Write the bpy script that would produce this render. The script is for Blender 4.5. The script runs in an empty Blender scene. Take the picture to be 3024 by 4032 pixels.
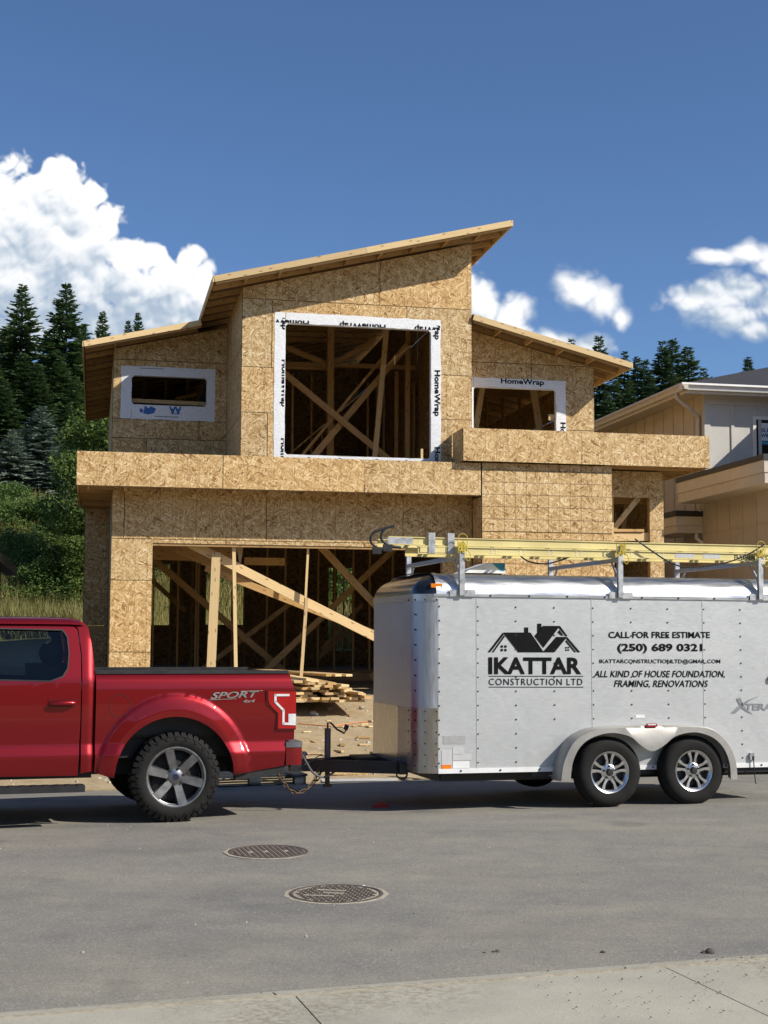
import bpy, bmesh, math, random
import numpy as np
from mathutils import Vector, Matrix
random.seed(7); RNG = np.random.default_rng(7)
R_ = math.radians
SC = bpy.context.scene
COL = SC.collection

# ------------------------------------------------------------------ camera
PITCH, ROLL, CAMH, FPX = math.atan(514/5590), 0.0045, 1.65, 5590.0
cam = bpy.data.cameras.new('camera'); camo = bpy.data.objects.new('camera', cam); COL.objects.link(camo)
cam.sensor_fit = 'VERTICAL'; cam.sensor_height = 36.0; cam.lens = 36.0*FPX/4032
cam.clip_start = 0.05; cam.clip_end = 3000
camo.matrix_world = Matrix.Translation((0, 0, CAMH)) @ Matrix.Rotation(math.pi/2+PITCH, 4, 'X') @ Matrix.Rotation(ROLL, 4, 'Z')
SC.camera = camo
SC.render.resolution_x = 768; SC.render.resolution_y = 1024

def ray(px, py):
    """direction of a photo pixel in the world (y component left free)"""
    x, y = px-1512.0, -(py-2016.0)
    c, s = math.cos(ROLL), math.sin(ROLL)
    x, y = x*c-y*s, x*s+y*c
    cp, sp = math.cos(PITCH), math.sin(PITCH)
    return Vector((x/FPX, cp-y/FPX*sp, sp+y/FPX*cp))

# ------------------------------------------------------------------ node helper
class NT:
    def __init__(s, tree): s.t = tree; s.n = tree.nodes; s.l = tree.links
    def link(s, a, b): s.l.new(a, b)
    def put(s, sock, v):
        if v is None: return
        if isinstance(v, bpy.types.NodeSocket): s.l.new(v, sock)
        else:
            if isinstance(v, (tuple, list)) and len(v) == 3 and sock.type == 'RGBA': v = (*v, 1)
            sock.default_value = v
    def node(s, t, **kw):
        n = s.n.new(t)
        for k, v in kw.items(): setattr(n, k, v)
        return n
    def m(s, op, a, b=None, c=None, clamp=False):
        n = s.node('ShaderNodeMath', operation=op, use_clamp=clamp)
        s.put(n.inputs[0], a); s.put(n.inputs[1], b); s.put(n.inputs[2], c); return n.outputs[0]
    def v(s, op, a, b=None, scale=None):
        n = s.node('ShaderNodeVectorMath', operation=op)
        s.put(n.inputs[0], a); s.put(n.inputs[1], b)
        if scale is not None: s.put(n.inputs['Scale'], scale)
        return n.outputs['Value'] if op in ('LENGTH', 'DOT_PRODUCT', 'DISTANCE') else n.outputs[0]
    def mix(s, f, a, b, mode='MIX'):
        n = s.node('ShaderNodeMix', data_type='RGBA', blend_type=mode)
        s.put(n.inputs['Factor'], f); s.put(n.inputs[6], a); s.put(n.inputs[7], b); return n.outputs[2]
    def ramp(s, f, stops, interp='LINEAR'):
        n = s.node('ShaderNodeValToRGB'); cr = n.color_ramp; cr.interpolation = interp
        while len(cr.elements) < len(stops): cr.elements.new(0.5)
        for e, (p, c) in zip(cr.elements, stops):
            e.position = p; e.color = (*c, 1) if len(c) == 3 else c
        s.put(n.inputs[0], f); return n.outputs[0]
    def rng(s, v, a, b, c=0.0, d=1.0, smooth=False):
        n = s.node('ShaderNodeMapRange', interpolation_type='SMOOTHSTEP' if smooth else 'LINEAR')
        for i, q in enumerate((v, a, b, c, d)): s.put(n.inputs[i], q)
        return n.outputs[0]
    def noise(s, vec, scale, detail=3, rough=0.55, dim='3D', out=0, dist=0.0):
        n = s.node('ShaderNodeTexNoise', noise_dimensions=dim)
        s.put(n.inputs['Vector'], vec); s.put(n.inputs['Scale'], scale); s.put(n.inputs['Detail'], detail)
        s.put(n.inputs['Roughness'], rough); s.put(n.inputs['Distortion'], dist); return n.outputs[out]
    def voro(s, vec, scale, dim='3D', feat='F1', out='Distance', smooth=None):
        n = s.node('ShaderNodeTexVoronoi', voronoi_dimensions=dim, feature=feat)
        s.put(n.inputs['Vector'], vec); s.put(n.inputs['Scale'], scale)
        if smooth is not None: s.put(n.inputs['Smoothness'], smooth)
        return n.outputs[out]
    def sep(s, v):
        n = s.node('ShaderNodeSeparateXYZ'); s.put(n.inputs[0], v); return n.outputs
    def comb(s, x, y, z):
        n = s.node('ShaderNodeCombineXYZ')
        for i, q in enumerate((x, y, z)): s.put(n.inputs[i], q)
        return n.outputs[0]

# ------------------------------------------------------------------ sun and sky
HYAW, TRUCKYAW, TRLYAW, STYAW = R_(11.5), R_(18), R_(15), R_(16)
def axes(yaw): return Vector((math.cos(yaw), math.sin(yaw), 0)), Vector((-math.sin(yaw), math.cos(yaw), 0))
HU, HV = axes(HYAW)
SUN = (HU*1.46 - HV*1.0 + Vector((0, 0, 1.29))).normalized()
sl = bpy.data.lights.new('sun', 'SUN'); sl.energy = 4.9; sl.angle = R_(0.53); sl.color = (1.0, 0.93, 0.82)
so = bpy.data.objects.new('sun', sl); COL.objects.link(so)
so.rotation_euler = SUN.to_track_quat('Z', 'Y').to_euler(); so.location = SUN*60
world = bpy.data.worlds.new('World'); SC.world = world; world.use_nodes = True
W = NT(world.node_tree)
for n in list(W.n): W.n.remove(n)
sky = W.node('ShaderNodeTexSky', sky_type='NISHITA'); sky.sun_disc = False
sky.sun_elevation = math.asin(SUN.z); sky.sun_rotation = math.atan2(SUN.x, SUN.y)
sky.air_density = 0.85; sky.dust_density = 0.8; sky.ozone_density = 3.2; sky.altitude = 700
SKY_STRENGTH = 0.088

# cumulus: soft lumps placed by direction on the sky (x/|y|, z/|y|), billowed by noise
# (photo pixel of the lump, radius across, radius up, weight)
CLOUD = [(-60, 860, 330, 300), (120, 830, 250, 210), (225, 700, 140, 110), (300, 960, 210, 200), (40, 1080, 420, 220), (330, 1120, 300, 170),
         (500, 1010, 140, 100), (560, 1140, 230, 150), (690, 1090, 170, 120), (735, 1045, 80, 65), (800, 1095, 85, 70), (870, 1150, 75, 65), (600, 1000, 75, 60), (430, 880, 80, 90), (360, 780, 80, 80), (650, 1240, 280, 130), (130, 1280, 300, 110), (-10, 1330, 220, 100), (430, 1270, 260, 130), (760, 1180, 160, 110),
         (1800, 1150, 130, 150), (1900, 1190, 90, 130), (2025, 1230, 100, 100), (1990, 1310, 160, 80), (2170, 1335, 120, 60), (2320, 1355, 120, 65), (1800, 1300, 170, 110),
         (2285, 1125, 125, 95), (2370, 1180, 100, 95), (2435, 1240, 60, 70), (2235, 1110, 75, 55),
         (2830, 1005, 120, 50), (2960, 990, 140, 65), (3070, 1040, 150, 70), (2760, 1180, 190, 75), (2900, 1150, 210, 100), (3080, 1190, 190, 120), (2880, 1250, 210, 85), (2960, 1290, 130, 60)]
def group(name, fn):
    g = bpy.data.node_groups.new(name, 'ShaderNodeTree')
    g.interface.new_socket('P', in_out='INPUT', socket_type='NodeSocketVector')
    g.interface.new_socket('D', in_out='OUTPUT', socket_type='NodeSocketFloat')
    n = NT(g); gi = n.node('NodeGroupInput'); go = n.node('NodeGroupOutput'); n.link(fn(n, gi.outputs[0]), go.inputs[0]); return g
def lumps(n, P):
    best = None
    for px, py, rx, ry in CLOUD:
        d = ray(px, py); c = (d.x/d.y, d.z/d.y, 0)
        q = n.v('MULTIPLY', n.v('SUBTRACT', P, c), (FPX/rx, FPX/ry, 0))
        f = n.m('SUBTRACT', 1.0 if px < 1500 else 1.12, n.v('LENGTH', q))
        best = f if best is None else n.m('SMOOTH_MAX', best, f, 0.10)
    return best
def puffs(n, P):
    def billow(s, o): return n.m('ABSOLUTE', n.m('SUBTRACT', n.m('MULTIPLY', n.noise(n.v('ADD', P, (o, o*.7, 0)), s, 0.0, 0.5), 2.0), 1.0))
    t = n.m('MULTIPLY', n.m('SUBTRACT', billow(30, 3.1), 0.22), 0.80)
    t = n.m('ADD', t, n.m('MULTIPLY', n.m('SUBTRACT', billow(66, 7.7), 0.22), 0.46))
    t = n.m('ADD', t, n.m('MULTIPLY', n.m('SUBTRACT', billow(145, 1.3), 0.22), 0.22))
    return n.m('ADD', t, n.m('MULTIPLY', n.m('SUBTRACT', n.noise(P, 60, 4, 0.65), 0.5), 0.45))
GL, GP = group('cloud_lumps', lumps), group('cloud_puffs', puffs)
def call(g, p):
    n = W.node('ShaderNodeGroup'); n.node_tree = g; W.put(n.inputs[0], p); return n.outputs[0]
tc = W.node('ShaderNodeTexCoord').outputs['Generated']
X, Y, Z = W.sep(tc)[:3]
ay = W.m('MAXIMUM', W.m('ABSOLUTE', Y), 0.02)
P0 = W.comb(W.m('DIVIDE', X, ay), W.m('DIVIDE', Z, ay), 0.0)
P0 = W.v('ADD', P0, W.v('SCALE', W.v('SUBTRACT', W.noise(P0, 16, 2, 0.6, out=1), (0.5, 0.5, 0.5)), scale=0.016))
A0, T0 = call(GL, P0), call(GP, P0)
A1, T1 = call(GL, W.v('ADD', P0, (0.012, 0.026, 0.0))), call(GP, W.v('ADD', P0, (0.0022, 0.0040, 0.0)))
D0 = W.m('ADD', A0, W.m('MULTIPLY', T0, W.rng(W.sep(P0)[0], 0.03, 0.10, 1.0, 0.72)))
edge = W.rng(W.sep(P0)[0], 0.04, 0.11, 0.34, 0.85)           # the small clouds at the right are thinner
alpha = W.rng(D0, 0.04, edge, smooth=True)
lit = W.m('ADD', W.m('MULTIPLY', W.m('SUBTRACT', A0, A1), 0.75), 0.56)
lit = W.m('ADD', lit, W.m('MULTIPLY', W.m('SUBTRACT', T0, T1), 0.95))
low = W.rng(W.sep(P0)[1], 0.215, 0.315, 0.44, 0.0, smooth=True)
low = W.m('MULTIPLY', low, W.rng(W.sep(P0)[0], -0.05, 0.10, 1.0, 0.8))
lit = W.m('ADD', W.m('SUBTRACT', lit, low), W.m('MULTIPLY', W.m('SUBTRACT', W.noise(P0, 18, 3, 0.55), 0.5), 0.34))
ccol = W.ramp(lit, [(0.0, (4.2, 5.1, 6.3)), (0.22, (5.4, 6.2, 7.1)), (0.50, (7.7, 8.1, 8.6)), (0.85, (9.9, 10.0, 10.0))])
skyc = W.mix(1.0, sky.outputs[0], (0.87, 1.02, 1.17), 'MULTIPLY')
mixc = W.mix(W.m('MULTIPLY', alpha, 0.97), skyc, ccol)
bg = W.node('ShaderNodeBackground'); W.put(bg.inputs[0], mixc); bg.inputs[1].default_value = SKY_STRENGTH
world.cycles.sampling_method = 'MANUAL'; world.cycles.sample_map_resolution = 128
wo = W.node('ShaderNodeOutputWorld'); W.link(bg.outputs[0], wo.inputs[0])
SC.view_settings.view_transform = 'Standard'; SC.view_settings.look = 'None'
SC.view_settings.exposure = 0.30; SC.view_settings.gamma = 1.0; SC.view_settings.use_curve_mapping = False

# ------------------------------------------------------------------ materials
MATS = {}
def mat(name):
    m = bpy.data.materials.new(name); m.use_nodes = True
    n = NT(m.node_tree); b = n.n['Principled BSDF']; MATS[name] = m
    return m, n, b
def simple(name, col, rough=0.5, metal=0.0, var=0.12, scale=6.0, bump=0.0, bscale=60, coat=0.0, spec=None, emit=None):
    m, n, b = mat(name)
    co = n.node('ShaderNodeTexCoord').outputs['Object']
    f = n.noise(co, scale, 4, 0.6)
    dk = tuple(c*(1-var*1.6) for c in col); lt = tuple(min(1, c*(1+var)) for c in col)
    n.put(b.inputs['Base Color'], n.ramp(f, [(0.3, dk), (0.7, lt)]))
    n.put(b.inputs['Roughness'], n.rng(f, 0.3, 0.7, rough*0.88, min(1, rough*1.1))); b.inputs['Metallic'].default_value = metal
    if coat: b.inputs['Coat Weight'].default_value = coat; b.inputs['Coat Roughness'].default_value = 0.04
    if spec is not None: b.inputs['Specular IOR Level'].default_value = spec
    if bump:
        bn = n.node('ShaderNodeBump'); bn.inputs['Strength'].default_value = bump; bn.inputs['Distance'].default_value = 0.01
        n.put(bn.inputs['Height'], n.noise(co, bscale, 4)); n.link(bn.outputs[0], b.inputs['Normal'])
    return m

def osb_material(name, grid):
    m, n, b = mat(name)
    uv = n.node('ShaderNodeUVMap').outputs[0]
    rnd = n.node('ShaderNodeObjectInfo').outputs['Random']
    off = n.comb(n.m('MULTIPLY', rnd, 37.0), n.m('MULTIPLY', rnd, 91.0), 0.0)
    base = n.v('ADD', uv, off)
    base = n.v('ADD', base, n.v('SCALE', n.v('SUBTRACT', n.noise(base, 14, 2, out=1), (0.5, 0.5, 0.5)), scale=0.02))
    H = T = None
    for a, lx, ly in ((8, .100, .017), (52, .085, .020), (95, .092, .015), (-33, .108, .019), (-68, .080, .016), (28, .122, .022)):
        r = n.node('ShaderNodeVectorRotate', rotation_type='Z_AXIS'); n.put(r.inputs['Vector'], base); r.inputs['Angle'].default_value = R_(a)
        q = n.v('MULTIPLY', r.outputs[0], (1/lx, 1/ly, 0))
        c = n.node('ShaderNodeTexVoronoi', voronoi_dimensions='2D'); n.put(c.inputs['Vector'], q); c.inputs['Scale'].default_value = 1.0
        s = n.sep(c.outputs['Color'])
        if H is None: H, T = s[0], s[1]
        else:
            g = n.m('GREATER_THAN', s[0], H)
            T = n.m('ADD', n.m('MULTIPLY', g, s[1]), n.m('MULTIPLY', n.m('SUBTRACT', 1.0, g), T))
            H = n.m('MAXIMUM', H, s[0])
    patch = n.noise(base, 1.7, 3, 0.5)
    T = n.m('ADD', T, n.m('MULTIPLY', n.m('SUBTRACT', patch, 0.5), 0.45))
    T = n.m('ADD', T, n.m('MULTIPLY', n.m('SUBTRACT', n.noise(base, 120, 2), 0.5), 0.25))
    col = n.ramp(T, [(0.0, (.22, .112, .038)), (0.09, (.37, .220, .085)), (0.35, (.505, .330, .142)), (0.65, (.61, .425, .200)), (0.85, (.71, .53, .28)), (1.0, (.81, .65, .40))])
    tint = n.mix(rnd, (1.03, 0.98, 0.92), (0.92, 0.955, 1.02))
    col = n.mix(1.0, col, tint, 'MULTIPLY')
    us, vs = n.sep(uv)[0], n.sep(uv)[1]
    def line(c, per, w=0.0045):
        k = n.m('ABSOLUTE', n.m('SUBTRACT', n.m('FRACT', n.m('ADD', n.m('DIVIDE', c, per), 0.5)), 0.5))
        return n.m('LESS_THAN', k, w/per)
    ln = n.m('MAXIMUM', line(us, 0.4064), line(us, 0.6096))
    if grid: ln = n.m('MAXIMUM', ln, n.m('MAXIMUM', line(vs, 0.2177, .006), line(us, 0.2032, 0.003)))
    else: ln = n.m('MULTIPLY', ln, 0.6)
    col = n.mix(n.m('MULTIPLY', ln, 0.75), col, (.11, .065, .03))
    n.put(b.inputs['Base Color'], col); b.inputs['Roughness'].default_value = 0.72; b.inputs['Specular IOR Level'].default_value = 0.3
    bn = n.node('ShaderNodeBump'); bn.inputs['Strength'].default_value = 0.25; bn.inputs['Distance'].default_value = 0.004
    n.put(bn.inputs['Height'], H); n.link(bn.outputs[0], b.inputs['Normal'])
    return m
OSB = osb_material('osb', False); OSBG = osb_material('osb_marked', True)

def lumber_material(name, a, b_, streak=1.0):
    m, n, b = mat(name)
    uv = n.node('ShaderNodeUVMap').outputs[0]
    rnd = n.node('ShaderNodeObjectInfo').outputs['Random']
    v = n.v('ADD', n.v('MULTIPLY', uv, (1.2, 34, 1)), n.comb(n.m('MULTIPLY', rnd, 53.0), n.m('MULTIPLY', rnd, 19.0), 0.0))
    g = n.noise(v, 1.6, 4, 0.6)
    k = n.voro(n.v('ADD', n.v('MULTIPLY', uv, (2.6, 9, 1)), n.comb(n.m('MULTIPLY', rnd, 31.0), rnd, 0.0)), 1.0, '2D')
    col = n.ramp(g, [(0.28, b_), (0.72, a)])
    col = n.mix(n.rng(k, 0.05, 0.12, 0.75, 0.0), col, (.16, .075, .03))
    col = n.mix(1.0, col, n.mix(rnd, (0.66, 0.64, 0.60), (1.08, 1.06, 1.0)), 'MULTIPLY')
    n.put(b.inputs['Base Color'], col); b.inputs['Roughness'].default_value = 0.65; b.inputs['Specular IOR Level'].default_value = 0.3
    return m
PINE = lumber_material('pine_lumber', (.62, .42, .20), (.46, .28, .115))
PINE2 = lumber_material('pale_lumber', (.80, .62, .36), (.68, .49, .25))
ROOFOSB = simple('shade_toned_roof_sheathing', (.20, .125, .062), 0.8, var=.25, scale=9)  # deck colour darkened to stand in for shade between the rafters
EDGE = simple('sealed_edge', (.045, .055, .028), 0.7)

def wrap_material():
    m, n, b = mat('house_wrap'); co = n.node('ShaderNodeTexCoord').outputs['Object']
    b.inputs['Base Color'].default_value = (.80, .81, .82, 1); b.inputs['Roughness'].default_value = 0.55
    w = n.noise(n.v('MULTIPLY', co, (3, 3, 9)), 5, 4, 0.6, dist=1.5)
    bn = n.node('ShaderNodeBump'); bn.inputs['Strength'].default_value = 0.28; bn.inputs['Distance'].default_value = 0.03
    n.put(bn.inputs['Height'], w); n.link(bn.outputs[0], b.inputs['Normal'])
    n.put(b.inputs['Base Color'], n.ramp(w, [(0.3, (.66, .68, .71)), (0.6, (.84, .85, .86))])); return m
WRAP = wrap_material()
INK = simple('black_print', (.008, .008, .009), 0.6, var=0.1, spec=.08)
BLUEINK = simple('blue_print', (.03, .13, .42), 0.5)
GREYINK = simple('grey_print', (.22, .23, .25), 0.5)

def ground_materials():
    # asphalt
    m, n, b = mat('asphalt'); co = n.node('ShaderNodeTexCoord').outputs['Object']
    st = n.v('MULTIPLY', co, (0.42, 1.0, 1.0))
    big = n.noise(st, 0.9, 4, 0.6); mid = n.noise(co, 3.0, 5, 0.65); fine = n.m('ADD', n.m('MULTIPLY', n.noise(co, 190, 2, 0.75), 0.6), n.m('MULTIPLY', n.noise(co, 62, 3, 0.7), 0.4))
    agg = n.voro(co, 105, out='Color'); ag = n.sep(agg)[0]
    f = n.m('ADD', n.m('MULTIPLY', big, 0.62), n.m('MULTIPLY', mid, 0.38))
    col = n.ramp(f, [(0.32, (.150, .146, .134)), (0.45, (.196, .187, .166)), (0.56, (.232, .217, .182)), (0.70, (.280, .258, .206))])
    col = n.mix(0.85, col, n.ramp(fine, [(0.34, (.60, .60, .60)), (0.5, (1, 1, 1)), (0.66, (1.42, 1.40, 1.35))]), 'MULTIPLY')
    col = n.mix(n.rng(ag, 0.86, 0.98, 0.0, 0.45), col, (.40, .38, .34))
    col = n.mix(n.rng(ag, 0.0, 0.10, 0.40, 0.0), col, (.06, .058, .055))
    x_, y_ = n.sep(co)[0], n.sep(co)[1]
    tt = n.m('ADD', n.m('MULTIPLY', x_, -0.2756), n.m('MULTIPLY', n.m('SUBTRACT', y_, 14.0), 0.9613))
    tt = n.m('ADD', tt, n.m('MULTIPLY', n.m('SUBTRACT', n.noise(co, 0.35, 2), 0.5), 0.5))
    tr = n.m('MULTIPLY', n.m('POWER', n.m('ABSOLUTE', n.m('COSINE', n.m('MULTIPLY', tt, 1.75))), 5.0), n.rng(n.noise(st, 1.6, 3), 0.38, 0.62))
    col = n.mix(n.m('MULTIPLY', tr, 0.22), col, (.10, .098, .095))                  # worn wheel tracks
    oil = n.noise(co, 1.1, 2, 0.4); col = n.mix(n.rng(oil, 0.66, 0.74, 0.0, 0.35), col, (.07, .068, .066))   # oil stains
    n.put(b.inputs['Base Color'], col); b.inputs['Roughness'].default_value = 0.9; b.inputs['Specular IOR Level'].default_value = 0.25
    bn = n.node('ShaderNodeBump'); bn.inputs['Strength'].default_value = 0.5; bn.inputs['Distance'].default_value = 0.006
    n.put(bn.inputs['Height'], n.m('ADD', fine, n.m('MULTIPLY', mid, 0.5))); n.link(bn.outputs[0], b.inputs['Normal'])
    # concrete
    m, n, b = mat('concrete'); co = n.node('ShaderNodeTexCoord').outputs['Object']
    big = n.noise(co, 1.3, 5, 0.62); fine = n.noise(co, 120, 3, 0.7)
    dirt = n.noise(co, 0.55, 4, 0.6)
    col = n.ramp(big, [(0.3, (.33, .31, .25)), (0.7, (.43, .405, .325))])
    spots = n.noise(co, 26, 4, 0.7)
    dm = n.m('MULTIPLY', n.rng(dirt, 0.46, 0.62, smooth=True), n.rng(spots, 0.42, 0.62))
    col = n.mix(n.m('MULTIPLY', dm, 0.75), col, (.20, .165, .105))
    col = n.mix(0.7, col, n.ramp(fine, [(0.25, (.72, .72, .72)), (0.75, (1.25, 1.25, 1.22))]), 'MULTIPLY')
    n.put(b.inputs['Base Color'], col); b.inputs['Roughness'].default_value = 0.88
    bn = n.node('ShaderNodeBump'); bn.inputs['Strength'].default_value = 0.35; bn.inputs['Distance'].default_value = 0.006
    n.put(bn.inputs['Height'], n.m('ADD', fine, spots)); n.link(bn.outputs[0], b.inputs['Normal'])
    # bare earth near, rough grass far (by world position up the slope)
    m, n, b = mat('earth'); co = n.node('ShaderNodeTexCoord').outputs['Object']
    big = n.noise(co, 0.7, 5, 0.6); mid = n.noise(co, 5.0, 5, 0.65); fine = n.noise(co, 60, 4, 0.7)
    f = n.m('ADD', n.m('MULTIPLY', big, 0.5), n.m('MULTIPLY', mid, 0.5))
    col = n.ramp(f, [(0.3, (.27, .205, .120)), (0.5, (.40, .315, .195)), (0.7, (.50, .405, .265))])
    col = n.mix(0.8, col, n.ramp(fine, [(0.25, (.6, .6, .6)), (0.75, (1.35, 1.33, 1.3))]), 'MULTIPLY')
    gcol = n.ramp(mid, [(0.3, (.055, .075, .022)), (0.55, (.125, .130, .045)), (0.75, (.22, .19, .085))])
    y = n.m('ADD', n.sep(co)[1], n.m('MULTIPLY', n.m('SUBTRACT', big, 0.5), 6))
    col = n.mix(n.m('MAXIMUM', n.rng(y, 38.0, 42.0), n.rng(y, -9.0, -12.0)), col, gcol)
    n.put(b.inputs['Base Color'], col); b.inputs['Roughness'].default_value = 0.95; b.inputs['Specular IOR Level'].default_value = 0.1
    bn = n.node('ShaderNodeBump'); bn.inputs['Strength'].default_value = 0.7; bn.inputs['Distance'].default_value = 0.03
    n.put(bn.inputs['Height'], n.m('ADD', mid, n.m('MULTIPLY', fine, 0.4))); n.link(bn.outputs[0], b.inputs['Normal'])
ground_materials()

def paint_material(name, col, coat=0.7):
    m, n, b = mat(name); co = n.node('ShaderNodeTexCoord').outputs['Object']
    fl = n.noise(co, 900, 2, 0.7)
    n.put(b.inputs['Base Color'], n.ramp(fl, [(0.3, tuple(c*0.78 for c in col)), (0.7, tuple(min(1, c*1.25) for c in col))]))
    b.inputs['Metallic'].default_value = 0.72; b.inputs['Roughness'].default_value = 0.38
    b.inputs['Coat Weight'].default_value = coat; b.inputs['Coat Roughness'].default_value = 0.03
    # road dust towards the sills
    return m
REDP = paint_material('red_metallic_paint', (.235, .0030, .0065))
def skin_material():
    m, n, b = mat('trailer_skin'); co = n.node('ShaderNodeTexCoord').outputs['Object']
    den = n.noise(co, 3.2, 3, 0.5, dist=0.6); sc = n.noise(n.v('MULTIPLY', co, (4, 4, 30)), 3, 3)
    rv = n.noise(co, 9.0, 2, 0.5)
    n.put(b.inputs['Base Color'], n.ramp(n.noise(co, 1.6, 4), [(0.3, (.54, .56, .56)), (0.7, (.61, .625, .62))]))
    b.inputs['Metallic'].default_value = 0.55; n.put(b.inputs['Roughness'], n.rng(sc, 0.3, 0.7, 0.38, 0.5))
    bn = n.node('ShaderNodeBump'); bn.inputs['Strength'].default_value = 0.075; bn.inputs['Distance'].default_value = 0.05
    n.put(bn.inputs['Height'], n.m('ADD', den, n.m('MULTIPLY', rv, 0.10))); n.link(bn.outputs[0], b.inputs['Normal'])
    return m
SKIN = skin_material()
def chrome_like(name, col, rough, streak):
    m, n, b = mat(name); co = n.node('ShaderNodeTexCoord').outputs['Object']
    s = n.noise(n.v('MULTIPLY', co, streak), 6, 4, 0.6)
    n.put(b.inputs['Base Color'], n.ramp(s, [(0.3, tuple(c*0.8 for c in col)), (0.7, col)])); b.inputs['Metallic'].default_value = 1.0
    n.put(b.inputs['Roughness'], n.rng(s, 0.3, 0.7, rough*0.8, rough*1.25)); return m
NOSE = chrome_like('polished_nose', (.60, .62, .65), 0.44, (6, 6, 0.6))
ROOFAL = chrome_like('roof_aluminium', (.72, .72, .71), 0.36, (0.5, 4, 4))
DIAMOND = chrome_like('diamond_plate', (.60, .56, .52), 0.30, (5, 5, 1))
GALV = chrome_like('galvanised', (.50, .51, .52), 0.5, (3, 3, 3))
RIMAL = chrome_like('wheel_alloy', (.74, .74, .74), 0.28, (2, 2, 2))
DARKRIM = chrome_like('dark_alloy', (.30, .30, .31), 0.33, (2, 2, 2))
RIMGREY = chrome_like('machined_grey', (.27, .27, .27), 0.45, (2, 2, 2))
FENDER = simple('fender_aluminium', (.34, .33, .305), 0.48, 0.45, var=.08)
RUBBER = simple('tyre_rubber', (.013, .0125, .012), 0.8, var=.3, scale=14, spec=.25)
BLACK = simple('black_plastic', (.018, .018, .020), 0.5, var=.2)
BLACKSTEEL = simple('black_steel', (.016, .017, .020), 0.48, var=.3, scale=20)
DARK = simple('dark_interior', (.012, .012, .013), 0.8)
CAPBLK = simple('gloss_black_cap', (.012, .014, .022), 0.2, 0.0, coat=0.35)
GREYPL = simple('grey_plastic', (.10, .105, .115), 0.6)
RUST = simple('rusty_chain', (.13, .085, .055), 0.75, 0.3, var=.4, scale=40)
YELLOW = simple('yellow_fibreglass', (.70, .60, .27), 0.42, var=.10, scale=3)
WHITE = simple('white_plastic', (.74, .75, .75), 0.45, var=.05)
AMBER = simple('amber_lens', (.75, .20, .012), 0.2, coat=0.6)
REDLENS = simple('red_lens', (.36, .004, .008), 0.15, coat=.4)
CLEARLENS = simple('clear_lens', (.72, .73, .75), 0.15, coat=1.0)
REDPLASTIC = simple('red_plastic', (.45, .012, .015), 0.45)
ROPE = simple('yellow_rope', (.55, .42, .05), 0.8)
ORANGE = simple('orange_cord_rubber', (.62, .20, .06), 0.6)
IRON = simple('cast_iron', (.125, .100, .082), 0.62, 0.35, var=.3, scale=30, bump=.4, bscale=90)
DUST = simple('packed_dust', (.36, .32, .25), 0.95, var=.2, scale=20)
STONE = simple('pale_stone', (.40, .37, .31), 0.9, var=.25, scale=9, bump=.5, bscale=40)
STONED = simple('dark_stone', (.10, .09, .075), 0.9, var=.3, scale=9)
SIDING = simple('beige_siding', (.54, .455, .35), 0.6, var=.05, scale=3, bump=.2, bscale=25)
SIDINGL = simple('pale_grey_siding', (.52, .50, .46), 0.6, var=.05, scale=3, bump=.2, bscale=25)
TRIM = simple('beige_trim', (.58, .51, .42), 0.5, var=.05)
TRIMW = simple('white_trim', (.74, .73, .70), 0.4, var=.04)
CHAR = simple('charcoal_metal', (.030, .029, .031), 0.55, var=.15)
SHINGLE = simple('charcoal_shingle', (.030, .030, .034), 0.9, var=.4, scale=18, bump=.6, bscale=14)
SLATE = simple('slate_blue_wall', (.045, .055, .075), 0.55, var=.1)
EAVEBR = simple('brown_eave', (.085, .070, .050), 0.6, var=.15)
CONC = MATS['concrete']; ASPH = MATS['asphalt']; EARTH = MATS['earth']
PALLET = simple('blue_black_pallet', (.014, .024, .038), 0.6, var=.3)
FILM = simple('white_film', (.66, .68, .72), 0.35, var=.08)
PAPER = simple('white_sheet', (.50, .50, .50), 0.7, var=.08)
BARK = simple('bark', (.075, .055, .038), 0.9, var=.4, scale=12)
BIRCH = simple('pale_bark', (.28, .25, .21), 0.85, var=.3, scale=9)
def glass_material(name, tint, rough=0.02, dark=0.75):
    m, n, b = mat(name); nd = n
    tr = n.node('ShaderNodeBsdfTransparent'); n.put(tr.inputs[0], tint)
    gl = n.node('ShaderNodeBsdfGlossy'); gl.inputs['Roughness'].default_value = rough
    fr = n.node('ShaderNodeFresnel'); fr.inputs['IOR'].default_value = 1.5
    co = n.node('ShaderNodeTexCoord').outputs['Object']
    wav = n.noise(co, 1.2, 2)
    f = n.m('ADD', fr.outputs[0], n.rng(wav, 0.3, 0.7, 0.0, 0.015))
    mx = n.node('ShaderNodeMixShader'); n.put(mx.inputs[0], f); n.link(tr.outputs[0], mx.inputs[1]); n.link(gl.outputs[0], mx.inputs[2])
    n.n.remove(b); n.link(mx.outputs[0], n.n['Material Output'].inputs[0]); return m
CARGLASS = glass_material('tinted_glass', (.58, .63, .62))
HOUSEGLASS = glass_material('window_glass', (.20, .26, .27))
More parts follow.
